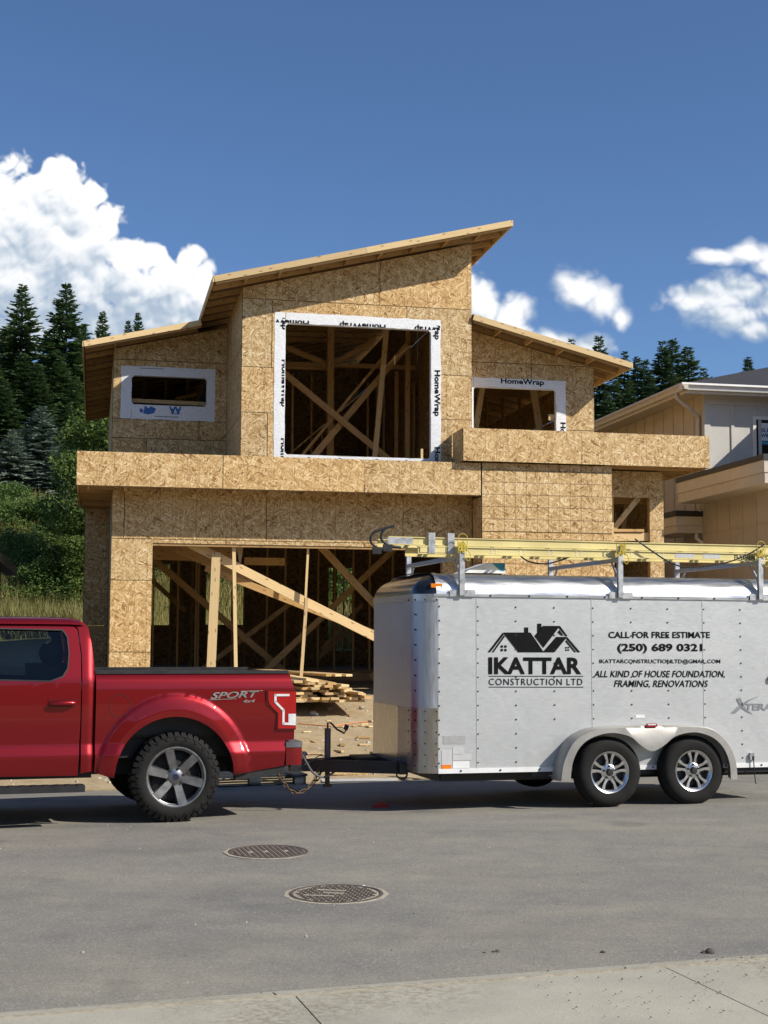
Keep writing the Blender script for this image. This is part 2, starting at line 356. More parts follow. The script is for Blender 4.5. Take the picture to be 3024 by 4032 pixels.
def leaf_material(name, a, b_, c, trans=0.25):
    m, n, b = mat(name)
    g = n.node('ShaderNodeNewGeometry'); rnd = g.outputs['Random Per Island']
    co = n.node('ShaderNodeTexCoord').outputs['Object']
    f = n.m('ADD', n.m('MULTIPLY', rnd, 0.6), n.m('MULTIPLY', n.noise(co, 0.8, 3), 0.4))
    col = n.ramp(f, [(0.15, a), (0.5, b_), (0.85, c)])
    orn = n.node('ShaderNodeObjectInfo').outputs['Random']
    col = n.mix(1.0, col, n.mix(orn, (0.8, 0.86, 0.82), (1.12, 1.08, 1.0)), 'MULTIPLY')
    n.put(b.inputs['Base Color'], col); b.inputs['Roughness'].default_value = 0.6; b.inputs['Specular IOR Level'].default_value = 0.25
    tl = n.node('ShaderNodeBsdfTranslucent'); n.put(tl.inputs[0], col)
    mx = n.node('ShaderNodeMixShader'); mx.inputs[0].default_value = trans
    n.link(b.outputs[0], mx.inputs[1]); n.link(tl.outputs[0], mx.inputs[2]); n.link(mx.outputs[0], n.n['Material Output'].inputs[0]); return m
SPRUCE = leaf_material('spruce_needles', (0.0401, 0.0746, 0.0315), (0.086, 0.1435, 0.0574), (0.1664, 0.2295, 0.0918), 0.15)
FARPINE = leaf_material('far_pine_needles', (0.0435, 0.0816, 0.0407), (0.0816, 0.1359, 0.0653), (0.1414, 0.1957, 0.0924), 0.15)
BLUESP = leaf_material('blue_spruce_needles', (0.09, 0.135, 0.1116), (0.171, 0.225, 0.189), (0.27, 0.324, 0.27), 0.12)
LEAF = leaf_material('broad_leaves', (0.0473, 0.0878, 0.0168), (0.0928, 0.1519, 0.0304), (0.2025, 0.2531, 0.076), 0.35)
SHRUB = leaf_material('shrub_leaves', (0.0536, 0.1071, 0.025), (0.1071, 0.1785, 0.0446), (0.1874, 0.2499, 0.0714), 0.3)
GRASSM = leaf_material('meadow_grass', (0.1276, 0.1424, 0.042), (0.2476, 0.2326, 0.0826), (0.45, 0.375, 0.165), 0.3)
# ------------------------------------------------------------------ mesh helpers
class B:
    """collects shapes; build() links them as one mesh object"""
    def __init__(s): s.v = []; s.f = []; s.uv = []
    def add(s, vs, fs, uvs=None):
        o = len(s.v); s.v += [tuple(p) for p in vs]; s.f += [tuple(i+o for i in f) for f in fs]
        for k, f in enumerate(fs):
            if uvs: s.uv += uvs[k]
            else:
                p = [Vector(vs[i]) for i in f]; nrm = (p[1]-p[0]).cross(p[2]-p[0])
                a = max(range(3), key=lambda i: abs(nrm[i]))
                j, q = ((1, 2), (0, 2), (0, 1))[a]
                s.uv += [(t[j], t[q]) for t in p]
        return s
    def box(s, x0, x1, y0, y1, z0, z1):
        v = [(x, y, z) for z in (z0, z1) for y in (y0, y1) for x in (x0, x1)]
        return s.add(v, [(0, 2, 3, 1), (4, 5, 7, 6), (0, 1, 5, 4), (2, 6, 7, 3), (0, 4, 6, 2), (1, 3, 7, 5)])
    def bar(s, p0, p1, w, h, up=(0, 0, 1), ext=0.0):
        """rectangular bar, w across, h along 'up'; uv runs along it"""
        p0, p1 = Vector(p0), Vector(p1); d = (p1-p0); L = d.length; d = d/L
        p0 = p0-d*ext; p1 = p1+d*ext
        up = Vector(up); sd = d.cross(up)
        if sd.length < 1e-4: sd = d.cross(Vector((1, 0, 0)))
        sd.normalize(); u = sd.cross(d).normalized()
        c = [(-w/2, -h/2), (w/2, -h/2), (w/2, h/2), (-w/2, h/2)]
        v = [p0+sd*a+u*b for a, b in c]+[p1+sd*a+u*b for a, b in c]
        fs = [(0, 1, 2, 3), (7, 6, 5, 4)]; uvs = [[(0, 0), (w, 0), (w, h), (0, h)]]*2; q = 0.0
        for i in range(4):
            j = (i+1) % 4; ww = w if i % 2 == 0 else h
            fs.append((i, i+4, j+4, j)); uvs.append([(0, q), (L, q), (L, q+ww), (0, q+ww)]); q += ww
        return s.add(v, fs, uvs)
    def prism(s, pts, axis, a, b):
        """polygon (2-D) pushed along an axis from a to b"""
        def P(t, d):
            return {'y': (t[0], d, t[1]), 'x': (d, t[0], t[1]), 'z': (t[0], t[1], d)}[axis]
        n = len(pts); v = [P(t, a) for t in pts]+[P(t, b) for t in pts]
        fs = [tuple(range(n)), tuple(range(2*n-1, n-1, -1))]+[(i, i+n, (i+1) % n+n, (i+1) % n) for i in range(n)]
        return s.add(v, fs)
    def cyl(s, p0, p1, r0, r1=None, n=12, caps=True):
        r1 = r0 if r1 is None else r1
        p0, p1 = Vector(p0), Vector(p1); d = (p1-p0).normalized()
        a = d.orthogonal().normalized(); b = d.cross(a)
        v = []
        for p, r in ((p0, r0), (p1, r1)):
            for i in range(n):
                t = 2*math.pi*i/n; v.append(p+(a*math.cos(t)+b*math.sin(t))*r)
        fs = [(i, (i+1) % n, (i+1) % n+n, i+n) for i in range(n)]
        if caps: fs += [tuple(range(n-1, -1, -1)), tuple(range(n, 2*n))]
        return s.add(v, fs)
    def tube(s, pts, r, n=8):
        pts = [Vector(p) for p in pts]; v = []; m = len(pts)
        rr = r if isinstance(r, (list, tuple)) else [r]*m
        for k, p in enumerate(pts):
            d = (pts[min(k+1, m-1)]-pts[max(k-1, 0)]).normalized()
            if k == 0: a = d.orthogonal().normalized()
            else:
                a = a-d*a.dot(d)
                a = a.normalized() if a.length > 1e-4 else d.orthogonal().normalized()
            b = d.cross(a)
            for i in range(n):
                t = 2*math.pi*i/n; v.append(p+(a*math.cos(t)+b*math.sin(t))*rr[k])
        fs = [(k*n+i, k*n+(i+1) % n, (k+1)*n+(i+1) % n, (k+1)*n+i) for k in range(m-1) for i in range(n)]
        fs += [tuple(range(n-1, -1, -1)), tuple(range((m-1)*n, m*n))]
        return s.add(v, fs)
    def lathe(s, prof, c, n=32, closed=False):
        """profile (radius, y) turned about the y axis through c"""
        c = Vector(c); m = len(prof); v = []
        for r, y in prof:
            for i in range(n):
                t = 2*math.pi*i/n; v.append((c.x+r*math.cos(t), c.y+y, c.z+r*math.sin(t)))
        ks = range(m if closed else m-1)
        fs = [(k*n+i, k*n+(i+1) % n, ((k+1) % m)*n+(i+1) % n, ((k+1) % m)*n+i) for k in ks for i in range(n)]
        return s.add(v, fs)
    def blob(s, c, r, seed=0, sub=1):
        bm = bmesh.new(); bmesh.ops.create_icosphere(bm, subdivisions=sub, radius=1)
        rg = random.Random(seed)
        v = []
        for q in bm.verts:
            k = 0.8+0.4*rg.random(); v.append((c[0]+q.co.x*r[0]*k, c[1]+q.co.y*r[1]*k, c[2]+q.co.z*r[2]*k))
        bm.verts.index_update()
        s.add(v, [tuple(x.index for x in f.verts) for f in bm.faces]); bm.free(); return s
    def build(s, name, m, parent=None, smooth=None, off=(0, 0, 0)):
        me = bpy.data.meshes.new(name)
        v = s.v if off == (0, 0, 0) else [(a-off[0], b-off[1], c-off[2]) for a, b, c in s.v]
        me.from_pydata(v, [], s.f); me.update()
        ul = me.uv_layers.new(name='UVMap'); ul.data.foreach_set('uv', [q for t in s.uv for q in t])
        me.materials.append(m)
        if smooth is not None:
            me.polygons.foreach_set('use_smooth', [True]*len(me.polygons)); me.set_sharp_from_angle(angle=R_(smooth))
        return link(name, me, parent)
def link(name, me, parent=None):
    o = bpy.data.objects.new(name, me); COL.objects.link(o)
    if parent: o.parent = parent
    return o
def tag(o, label=None, cat=None, group=None, kind=None):
    for k, v in (('label', label), ('category', cat), ('group', group), ('kind', kind)):
        if v: o[k] = v
    return o
def thing(name, label, cat, loc=(0, 0, 0), rz=0.0, group=None):
    o = bpy.data.objects.new(name, None); COL.objects.link(o); o.empty_display_size = 0.2
    o.location = loc; o.rotation_euler = (0, 0, rz); return tag(o, label, cat, group)
def copy_tree(o, parent=None):
    c = o.copy(); COL.objects.link(c); c.parent = parent
    for ch in list(o.children): copy_tree(ch, c)
    return c
def np_mesh(name, V, F, m):
    """big meshes straight from arrays (all faces with the same corner count)"""
    me = bpy.data.meshes.new(name); k = F.shape[1]
    me.vertices.add(len(V)); me.vertices.foreach_set('co', V.astype(np.float32).ravel())
    me.loops.add(F.size); me.loops.foreach_set('vertex_index', F.astype(np.int32).ravel())
    me.polygons.add(len(F)); me.polygons.foreach_set('loop_start', np.arange(0, F.size, k, dtype=np.int32))
    me.update(calc_edges=True); me.materials.append(m); return me
def text_mesh(txt, width=None, height=None, bold=0.0, shear=0.0, space=1.0, align='LEFT'):
    """lettering as flat triangles: (points 2-D from the lower left corner, faces), fitted to width and height"""
    cu = bpy.data.curves.new('lettering', 'FONT'); cu.body = txt; cu.size = 1; cu.offset = bold; cu.shear = shear
    cu.space_character = space; cu.align_x = align; cu.fill_mode = 'FRONT'; cu.resolution_u = 3
    o = bpy.data.objects.new('lettering', cu); COL.objects.link(o)
    bpy.context.view_layer.update()
    me = bpy.data.meshes.new_from_object(o.evaluated_get(bpy.context.evaluated_depsgraph_get()))
    bpy.data.objects.remove(o); 
    v = np.array([tuple(q.co)[:2] for q in me.vertices]); f = [tuple(p.vertices) for p in me.polygons]
    bpy.data.meshes.remove(me); bpy.data.curves.remove(cu)
    v -= v.min(0); ext = v.max(0)
    sx = width/ext[0] if width else None; sy = height/ext[1] if height else None
    sx = sx or sy; sy = sy or sx
    v[:, 0] *= sx; v[:, 1] *= sy
    return v, f
def clip2d(v, f, planes):
    """cut flat lettering with half planes (px, py, nx, ny): keeps what lies on the n side"""
    bm = bmesh.new(); vs = [bm.verts.new((a, b, 0)) for a, b in v]
    for q in f:
        try: bm.faces.new([vs[i] for i in q])
        except ValueError: pass
    for px, py, nx, ny in planes:
        bmesh.ops.bisect_plane(bm, geom=bm.verts[:]+bm.edges[:]+bm.faces[:], plane_co=(px, py, 0), plane_no=(nx, ny, 0), clear_inner=True, dist=1e-6)
    bm.verts.index_update()
    V = np.array([tuple(q.co)[:2] for q in bm.verts]).reshape(-1, 2); F = [tuple(x.index for x in q.verts) for q in bm.faces]; bm.free()
    return V, F
def lay(name, vf, m, parent, o, u, w):
    """place flat lettering: 2-D point (a, b) -> o + a*u + b*w"""
    v, f = vf; o, u, w = Vector(o), Vector(u), Vector(w)
    bb = B()
    if len(f): bb.add([o+u*float(a)+w*float(b) for a, b in v], f)
    return bb.build(name, m, parent)
def poly_lay(name, polys, m, parent, o, u, w):
    o, u, w = Vector(o), Vector(u), Vector(w); bb = B()
    for p in polys: bb.add([o+u*a+w*b for a, b in p], [tuple(range(len(p)))])
    return bb.build(name, m, parent)

# ------------------------------------------------------------------ terrain and street
SU, SV = axes(STYAW); S0 = Vector((0, 14, 0))
T_NEAR, T_FAR, T_CROWN = -6.255, 3.75, -1.35
QZ = [(0, -.09), (1, -.03), (3, .20), (5.5, .52), (9, .78), (21, 1.15), (27, 1.9), (31, 3.6), (36, 6.0), (41, 7.5), (48, 8.3), (63, 10), (95, 17), (133, 26), (200, 29), (500, 31)]
def street(x, y):
    dx, dy = x-S0.x, y-S0.y
    return dx*SU.x+dy*SU.y, dx*SV.x+dy*SV.y
def unstreet(s, t): return S0.x+SU.x*s+SV.x*t, S0.y+SU.y*s+SV.y*t
def road_z(s, t): return 0.024+0.011*max(-60, min(60, s))-0.0215*math.sqrt((t-T_CROWN)**2+0.25)
def smooth_noise(x, y): return 0.5*math.sin(x*1.3+1.7*math.sin(y*.7))+0.5*math.sin(y*1.9+1.1*math.sin(x*.9+2))
def gz(x, y):
    s, t = street(x, y)
    if t < -22: return road_z(s, T_NEAR)+.07+13*min(1, (-22-t)/45)**1.3+.4*smooth_noise(x*.3, y*.3)*min(1, (-22-t)/8)  # unseen rise behind the camera, added to darken reflections in truck and trailer
    if t <= T_NEAR: return road_z(s, T_NEAR)+(0.07 if t < T_NEAR-.35 else 0.07*(T_NEAR-t)/.35)
    if t < T_FAR: return road_z(s, t)
    q = t-T_FAR; k = min(1, q/3); z = 0.0
    for (a, za), (b, zb) in zip(QZ, QZ[1:]):
        if a <= q <= b:
            u = (q-a)/(b-a); z = za+(zb-za)*u; break
    else: z = QZ[-1][1]
    g = 0.011*max(-60, min(60, s))*max(0, 1-q/12)
    return z+g+(0.03+0.12*min(1, q/60))*k*smooth_noise(x*.8, y*.8)
def pix_ground(px, py, it=30):
    """where the view ray of a photo pixel meets the ground"""
    d = ray(px, py); t = 8.0
    for _ in range(400):
        p = Vector((0, 0, CAMH))+d*t
        if p.z < gz(p.x, p.y): break
        t += 0.05
    lo, hi = t-0.05, t
    for _ in range(it):
        mid = (lo+hi)/2; p = Vector((0, 0, CAMH))+d*mid
        if p.z < gz(p.x, p.y): hi = mid
        else: lo = mid
    return Vector((p.x, p.y, gz(p.x, p.y)))
def grid_mesh(name, ss, ts, zf, m, kind='structure'):
    V = [(*unstreet(s, t), zf(s, t)) for t in ts for s in ss]; n = len(ss)
    F = [(j*n+i, j*n+i+1, (j+1)*n+i+1, (j+1)*n+i) for j in range(len(ts)-1) for i in range(n-1)]
    me = bpy.data.meshes.new(name); me.from_pydata(V, [], F); me.materials.append(m)
    me.polygons.foreach_set('use_smooth', [True]*len(F)); o = link(name, me); return tag(o, kind=kind)
def ramp_list(*seg):
    out = []
    for a, b, st in seg:
        k = max(1, round((b-a)/st)); out += [a+(b-a)*i/k for i in range(k)]
    return out+[seg[-1][1]]
def terr_z(s, t):
    x, y = unstreet(s, t); z = gz(x, y)
    if T_NEAR-2.6 < t < T_FAR-0.001: z -= 0.06
    return z
grid_mesh('ground', ramp_list((-420, -60, 20), (-60, -16, 2), (-16, 18, .5), (18, 60, 2), (60, 420, 20)),
          ramp_list((-110, -60, 8), (-60, -9, 4), (-9, 3.7, .6), (3.74, 14, .25), (14, 50, 1.0), (50, 150, 5), (150, 520, 30)), terr_z, EARTH)
grid_mesh('road', ramp_list((-90, -20, 5), (-20, 20, 1), (20, 90, 5)), ramp_list((T_NEAR, T_FAR, .35)), lambda s, t: road_z(s, t)+.004+(.012*max(0, (t-T_FAR+.5)) if t > T_FAR-.5 else 0), ASPH)
# near side: rolled kerb and sidewalk slabs with open joints
def slab(name, s0, s1, t0, t1, zf, m):
    b = B(); th = .12
    ts = [t0+(t1-t0)*i/6 for i in range(7)]; ssx = ramp_list((s0, s1, .5)); n = len(ssx)
    V = [(*unstreet(s, t), zf(s, t)) for t in ts for s in ssx]; F = [(j*n+i, j*n+i+1, (j+1)*n+i+1, (j+1)*n+i) for j in range(6) for i in range(n-1)]
    k = len(V)
    rim = [i for i in range(n)]+[j*n+n-1 for j in range(1, 7)]+[6*n+i for i in range(n-2, -1, -1)]+[j*n for j in range(5, 0, -1)]
    V += [(V[i][0], V[i][1], V[i][2]-th) for i in rim]; r = len(rim)
    F += [(rim[i], k+i, k+(i+1) % r, rim[(i+1) % r]) for i in range(r)]
    b.add(V, F); return b.build(name, m, smooth=40)
def kerb_z(s, t):
    q = (T_NEAR-t)/.36
    return road_z(s, T_NEAR)+.006+.075*(3*q*q-2*q*q*q if 0 <= q <= 1 else (0 if q < 0 else 1))
walk = bpy.data.objects.new('sidewalk', None); COL.objects.link(walk); tag(walk, kind='structure')
def s_at(px, py):
    p = pix_ground(px, py); return street(p.x, p.y)[0]
J = s_at(905, 3930)
edges = [-40, -20, J-7.4, J-3.7, J, J+3.72, J+7.4, 20, 40]
for a, b_ in zip(edges, edges[1:]):
    slab('kerb_stone', a+.006, b_-.006, T_NEAR-.36, T_NEAR, kerb_z, CONC).parent = walk
J2 = s_at(970, 4000)
edges = [-40, -20, J2-5.5, J2-3.7, J2-1.85, J2, J2+1.95, J2+3.9, J2+5.8, 20, 40]
for a, b_ in zip(edges, edges[1:]):
    slab('slab', a+.004, b_-.004, T_NEAR-2.2, T_NEAR-.385, lambda s, t: road_z(s, T_NEAR)+.074, CONC).parent = walk
jt = slab('joint_dirt', -30, 30, T_NEAR-.392, T_NEAR-.366, lambda s, t: road_z(s, T_NEAR)+.079, DUST); jt.parent = walk
# far gutter: a cracked strip of concrete between road and bare earth
slab('gutter', -40, 40, T_FAR+.02, T_FAR+.42, lambda s, t: road_z(s, T_FAR)+.02+.03*((t-T_FAR)/.4), EARTH)
tag(bpy.data.objects['gutter'], kind='structure')
# ------------------------------------------------------------------ house under construction
HO = Vector((2.8716, 25.05, 0.0))
def hw(x, y, z): return HO+HU*x+HV*y+Vector((0, 0, z))
house = thing('framed_house', 'two storey timber framed house under construction sheathed in bare OSB board', 'house', HO, HYAW)
def clip_poly(p, planes):
    for px, pz, nx, nz in planes:
        out = []
        for i in range(len(p)):
            a, b_ = p[i], p[(i+1) % len(p)]
            da = (a[0]-px)*nx+(a[1]-pz)*nz; db = (b_[0]-px)*nx+(b_[1]-pz)*nz
            if da >= 0: out.append(a)
            if (da >= 0) != (db >= 0):
                t = da/(da-db); out.append((a[0]+(b_[0]-a[0])*t, a[1]+(b_[1]-a[1])*t))
        p = out
        if len(p) < 3: return []
    return p
def osb_sheet(x0, x1, z0, z1, at, facing='y', planes=(), holes=(), m=None, parent=None, th=.011, jit=.0015, g=.0055):
    """one sheet: rectangle less holes, cut by half planes; facing 'y' looks at -y, 'x' looks at -x, 'X' at +x"""
    x0 += g; x1 -= g; z0 += g; z1 -= g
    xs = sorted({x0, x1, *[h[i] for h in holes for i in (0, 1) if x0 < h[i] < x1]})
    zs = sorted({z0, z1, *[h[i] for h in holes for i in (2, 3) if z0 < h[i] < z1]})
    cells = []
    for a, b_ in zip(xs, xs[1:]):
        for c, d in zip(zs, zs[1:]):
            mx, mz = (a+b_)/2, (c+d)/2
            if any(h[0] < mx < h[1] and h[2] < mz < h[3] for h in holes): continue
            p = clip_poly([(a, c), (b_, c), (b_, d), (a, d)], planes)
            if len(p) >= 3: cells.append(p)
    if not cells: return None
    for h in holes:                       # an opening through the full height leaves two sheets
        if h[2] <= z0 and h[3] >= z1 and x0 < h[0] and h[1] < x1:
            osb_sheet(x0-g, h[0]+g, z0-g, z1+g, at, facing, planes, holes, m, parent, th, jit, g); return osb_sheet(h[1]-g, x1+g, z0-g, z1+g, at, facing, planes, holes, m, parent, th, jit, g)
    at = at+random.uniform(-jit, jit)
    key = {}; pts = []
    def idx(p):
        k = (round(p[0], 4), round(p[1], 4))
        if k not in key: key[k] = len(pts); pts.append(p)
        return key[k]
    faces = []
    for p in cells:
        f = [idx(q) for q in p]; f = [a for i, a in enumerate(f) if a != f[i-1]]
        if len(f) >= 3: faces.append(tuple(f))
    n = len(pts); sg = {'y': 1, 'x': 1, 'X': -1}[facing]
    def P(p, d): return (p[0], at+d, p[1]) if facing == 'y' else (at+sg*d, p[0], p[1])
    V = [P(p, 0) for p in pts]+[P(p, th) for p in pts]
    F = list(faces)+[tuple(i+n for i in reversed(f)) for f in faces]
    cnt = {}
    for f in faces:
        for i in range(len(f)):
            e = (f[i], f[(i+1) % len(f)]); cnt[e] = cnt.get(e, 0)+1
    for a, b_ in cnt:
        if (b_, a) not in cnt: F.append((a, b_, b_+n, a+n))
    uvs = [[(pts[i % n][0]-x0, pts[i % n][1]-z0) for i in f] for f in F]
    bb = B(); bb.add(V, F, uvs); o = bb.build('osb_sheet', m or OSB, parent or house)
    o.data.materials.append(EDGE); k = 2*len(faces)
    o.data.polygons.foreach_set('material_index', [0 if i < k else 1 for i in range(len(F))]); return o
def osb_wall(x0, x1, rows, at, facing='y', seams=None, **kw):
    """rows of 1.22 x 2.44 sheets with staggered joints"""
    for k, (a, b_) in enumerate(zip(rows, rows[1:])):
        off = (seams or {}).get(k, x0+(1.22 if k % 2 else 2.44)); c = [x0]
        q = off
        while q > x0+.15: q -= 2.44
        q += 2.44
        while q < x1-.15:
            if q > x0+.15: c.append(q)
            q += 2.44
        c.append(x1)
        for s, e in zip(c, c[1:]): osb_sheet(s, e, a, b_, at, facing, **kw)
def stick(name, p0, p1, w=.038, h=.089, up=(0, 1, 0), m=None, parent=None):
    return B().bar(p0, p1, w, h, up).build(name, m or PINE, parent or house)
def stud(x, y, z0, z1, d=.089, w=.038, m=None):   # 2x4 / 2x6 on edge
    return B().bar((x, y, z0), (x, y, z1), w, d, (0, 1, 0)).build('stud', m or PINE, house)

YW = .62                        # main wall plane; bay, fascia band stand at 0
ZB0, ZB1 = 4.23, 4.81           # band over the garage
FL1, FL2 = 1.03, 4.55           # floors
XL, XT0, XT1, XB1, XE = -7.55, -5.37, -1.19, 1.24, 2.48
YL, YR, YBACK = 3.4, 1.22, 12.0
# --- band over the garage and left soffit
for a, b_ in zip((-8.15, -5.72, -3.28, -1.19), (-5.72, -3.28, -1.19, 99)):
    if b_ < 90: osb_sheet(a, b_, ZB0, ZB1, 0.0)
for a, b_ in ((0, 2.44), (2.44, YL+.6)): osb_sheet(a, b_, ZB0, ZB1, -8.15, 'x')
# --- bay to the right of the garage
for a, b_, p in ((-1.18, 1.24, 0), ):
    osb_sheet(a, b_, 3.60, 4.82, 0.0, m=OSBG); osb_sheet(a, b_, 2.38, 3.60, 0.0, m=OSBG); osb_sheet(a, b_, 1.16, 2.38, 0.0, m=OSBG); osb_sheet(a, b_, .62, 1.16, 0.0, m=OSBG)
for a, b_ in ((.62, 1.84), (1.84, 3.06), (3.06, 4.22)):
    osb_sheet(.013, YW, a, b_, -1.18, 'x'); osb_sheet(.013, YW, a, b_, 1.24, 'X')
# --- parapet band on the right
osb_sheet(-1.55, .63, 4.82, 5.41, -.12); osb_sheet(.63, 3.07, 4.82, 5.41, -.12)
osb_sheet(-.106, YW-.012, 4.82, 5.41, -1.55, 'x'); osb_sheet(-.106, 2.3, 4.82, 5.41, 3.07, 'X'); osb_sheet(2.3, 4.6, 4.82, 5.41, 3.07, 'X')
# parapet floor / soffit framing to the right of the bay
for k in range(6):
    y = .04+k*.41; stick('soffit_joist', (1.27, y, 4.90), (3.04, y, 4.90), .038, .14, (0, 0, 1))
stick('fascia_board', (-1.5, -.085, 4.90), (3.04, -.085, 4.90), .038, .14, (0, 0, 1)); stick('fascia_board', (3.035, -.06, 4.90), (3.035, 3.4, 4.90), .038, .14, (0, 0, 1))
B().box(-1.52, 3.03, -.06, 3.5, 4.985, 5.0).build('balcony_deck', OSB, house)
# soffit lookouts below the band
for k in range(12):
    x = -7.95+k*.61
    if x < -1.3: stick('lookout', (x, .03, 4.20+.05), (x, YW-.02, 4.20+.05), .038, .089, (0, 0, 1))
for k in range(7):
    y = .35+k*.6; stick('lookout', (-8.1, y, 4.25), (XL, y, 4.25), .038, .089, (0, 0, 1))
stick('fascia_board', (-8.125, .02, 4.27), (-8.125, YL+.6, 4.27), .03, .12, (0, 0, 1)); stick('fascia_board', (-8.12, .035, 4.27), (-1.22, .035, 4.27), .03, .10, (0, 0, 1))
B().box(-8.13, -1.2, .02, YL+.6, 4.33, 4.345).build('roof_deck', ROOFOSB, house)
# --- garage front wall with its wide opening
GO = (-6.85, -1.75, .5, 3.335)
osb_wall(XL, -1.19, [.62, 1.47, 2.69, 3.40, 4.33], YW, seams={0: -6.85, 1: -6.85, 2: -5.6, 3: -4.9}, holes=[GO])
osb_wall(YW+.012, YBACK, [.8, 1.98, 3.05, 4.33], XL, 'x', parent=house)
for z in (3.36, 3.52): stick('header_plank', (-6.85, YW+.06, z), (-1.75, YW+.06, z), .089, .14, (0, 0, 1))
osb_wall(-8.02, XL-.004, [.62, 1.30, 1.95, 2.6, 3.25, 3.9, 4.33], 4.0)
osb_wall(4.012, YBACK, [.62, 1.84, 3.06, 4.33], -8.02, 'x')
# --- entry wall to the right, with a doorway
EO = (1.50, 2.20, .5, 4.33)
osb_wall(1.25, XE, [.62, 1.30, 2.52, 3.74, 4.82], YW, holes=[EO])
osb_wall(YW+.012, YBACK, [.62, 1.84, 3.06, 4.33, 4.82], XE, 'X')
# --- tower front wall, sloping top
SL = .249
def t_roof(x): return 7.90+SL*(x+5.92)          # upper face of the tower roof
TO = (-4.60, -1.95, 4.93, 7.28)
nrm = (-SL, 1)
TPL = [(XT0, t_roof(XT0)-.16, SL, -1)]
osb_wall(XT0, XT1, [4.44, 5.66, 6.47, 7.69, 8.91, 9.4], YW, seams={0: -4.9, 1: -3.7, 2: -2.4, 3: -2.9, 4: -2.0}, planes=TPL, holes=[TO])
for a, b_ in ((4.4, 5.62), (5.62, 6.84), (6.84, t_roof(XT0)-.17)):
    osb_sheet(YW+.012, 2.05, a, b_, XT0, 'x'); osb_sheet(2.05, YL+.6, a, b_, XT0, 'x'); osb_sheet(YL+.6, YBACK, a, b_, XT0, 'x')
for a, b_ in ((5.6, 6.82), (6.82, 8.04), (8.04, t_roof(XT1)-.17)):
    osb_sheet(YW+.012, 2.6, a, b_, XT1, 'X'); osb_sheet(2.6, 5.0, a, b_, XT1, 'X'); osb_sheet(5.0, YBACK, a, b_, XT1, 'X')
# --- left wing
def l_roof(x): return 7.25+.235*(x+8.11)
LO = (-7.20, -5.76, 6.18, 6.75)
osb_wall(XL, XT0, [4.34, 5.53, 5.90, 7.05, 8.0], YL, seams={0: -6.9, 1: -5.9, 2: -5.0, 3: -5.0}, planes=[(XL, l_roof(XL)-.13, .235, -1)], holes=[LO])
osb_wall(YL+.012, YBACK, [4.3, 5.53, 6.75, l_roof(XL)-.14], XL, 'x')
# --- right wing
def r_roof(x): return 7.62-.25*(x+1.2)
RX1 = 1.36
RO = (-1.0, .61, 5.35, 6.395)
osb_wall(XT1+.0, RX1, [5.0, 5.64, 6.86, 8.0], YR, seams={0: 5, 1: 5, 2: 5}, planes=[(XT1, r_roof(XT1)-.13, -.25, -1)], holes=[RO])
osb_wall(YR+.012, YBACK, [5.0, 6.2, r_roof(RX1)-.14], RX1, 'X')
# --- back wall with openings that show the bank behind, and the foundation
HB = [(-6.95, -5.93, 2.06, 3.58), (-5.05, -4.08, 2.08, 3.45), (-1.93, -1.28, 1.44, 3.55)]
osb_wall(XL, XE, [.62, 1.84, 3.06, 4.33, 4.98], YBACK, holes=HB, g=-.001, jit=0)
osb_wall(XL, XT0, [4.98, 6.2, 7.42, 8.2], YBACK, planes=[(XL, l_roof(XL)-.004, .235, -1)], g=-.001, jit=0)
osb_wall(XT0, XT1, [4.98, 6.2, 7.42, 8.64, 9.4], YBACK, planes=[(XT0, t_roof(XT0)-.004, SL, -1)], g=-.001, jit=0)
osb_wall(XT1, RX1, [4.98, 6.2, 7.42, 8.0], YBACK, planes=[(XT1, r_roof(XT1)-.004, -.25, -1)], g=-.001, jit=0)
bb = B(); bb.box(XL+.02, -6.87, YW+.02, YW+.2, .1, 1.0); bb.box(-1.74, -1.2, YW+.02, YW+.2, .1, 1.0); bb.box(-1.17, 1.22, .02, .2, .1, .9); bb.box(1.26, XE-.02, YW+.02, YW+.2, .1, .9)
bb.box(XL+.02, XL+.2, YW+.2, YBACK-.2, .1, 1.0); bb.box(XE-.2, XE-.02, YW+.2, YBACK-.2, .1, .9); bb.box(XL+.02, XE-.02, YBACK-.18, YBACK-.02, .1, 1.0)
bb.build('foundation', CONC, house)
B().box(XL+.2, XE-.2, 5.6, YBACK-.18, .9, FL1).build('floor_deck', OSB, house)
B().box(XL+.02, XE-.02, YW+.1, YBACK-.02, FL2-.02, FL2).build('floor_deck', OSB, house)
for k in range(14):
    y = 1.2+k*.5; stick('floor_joist', (XL+.05, y, FL2-.16), (XE-.05, y, FL2-.16), .038, .24, (0, 0, 1))
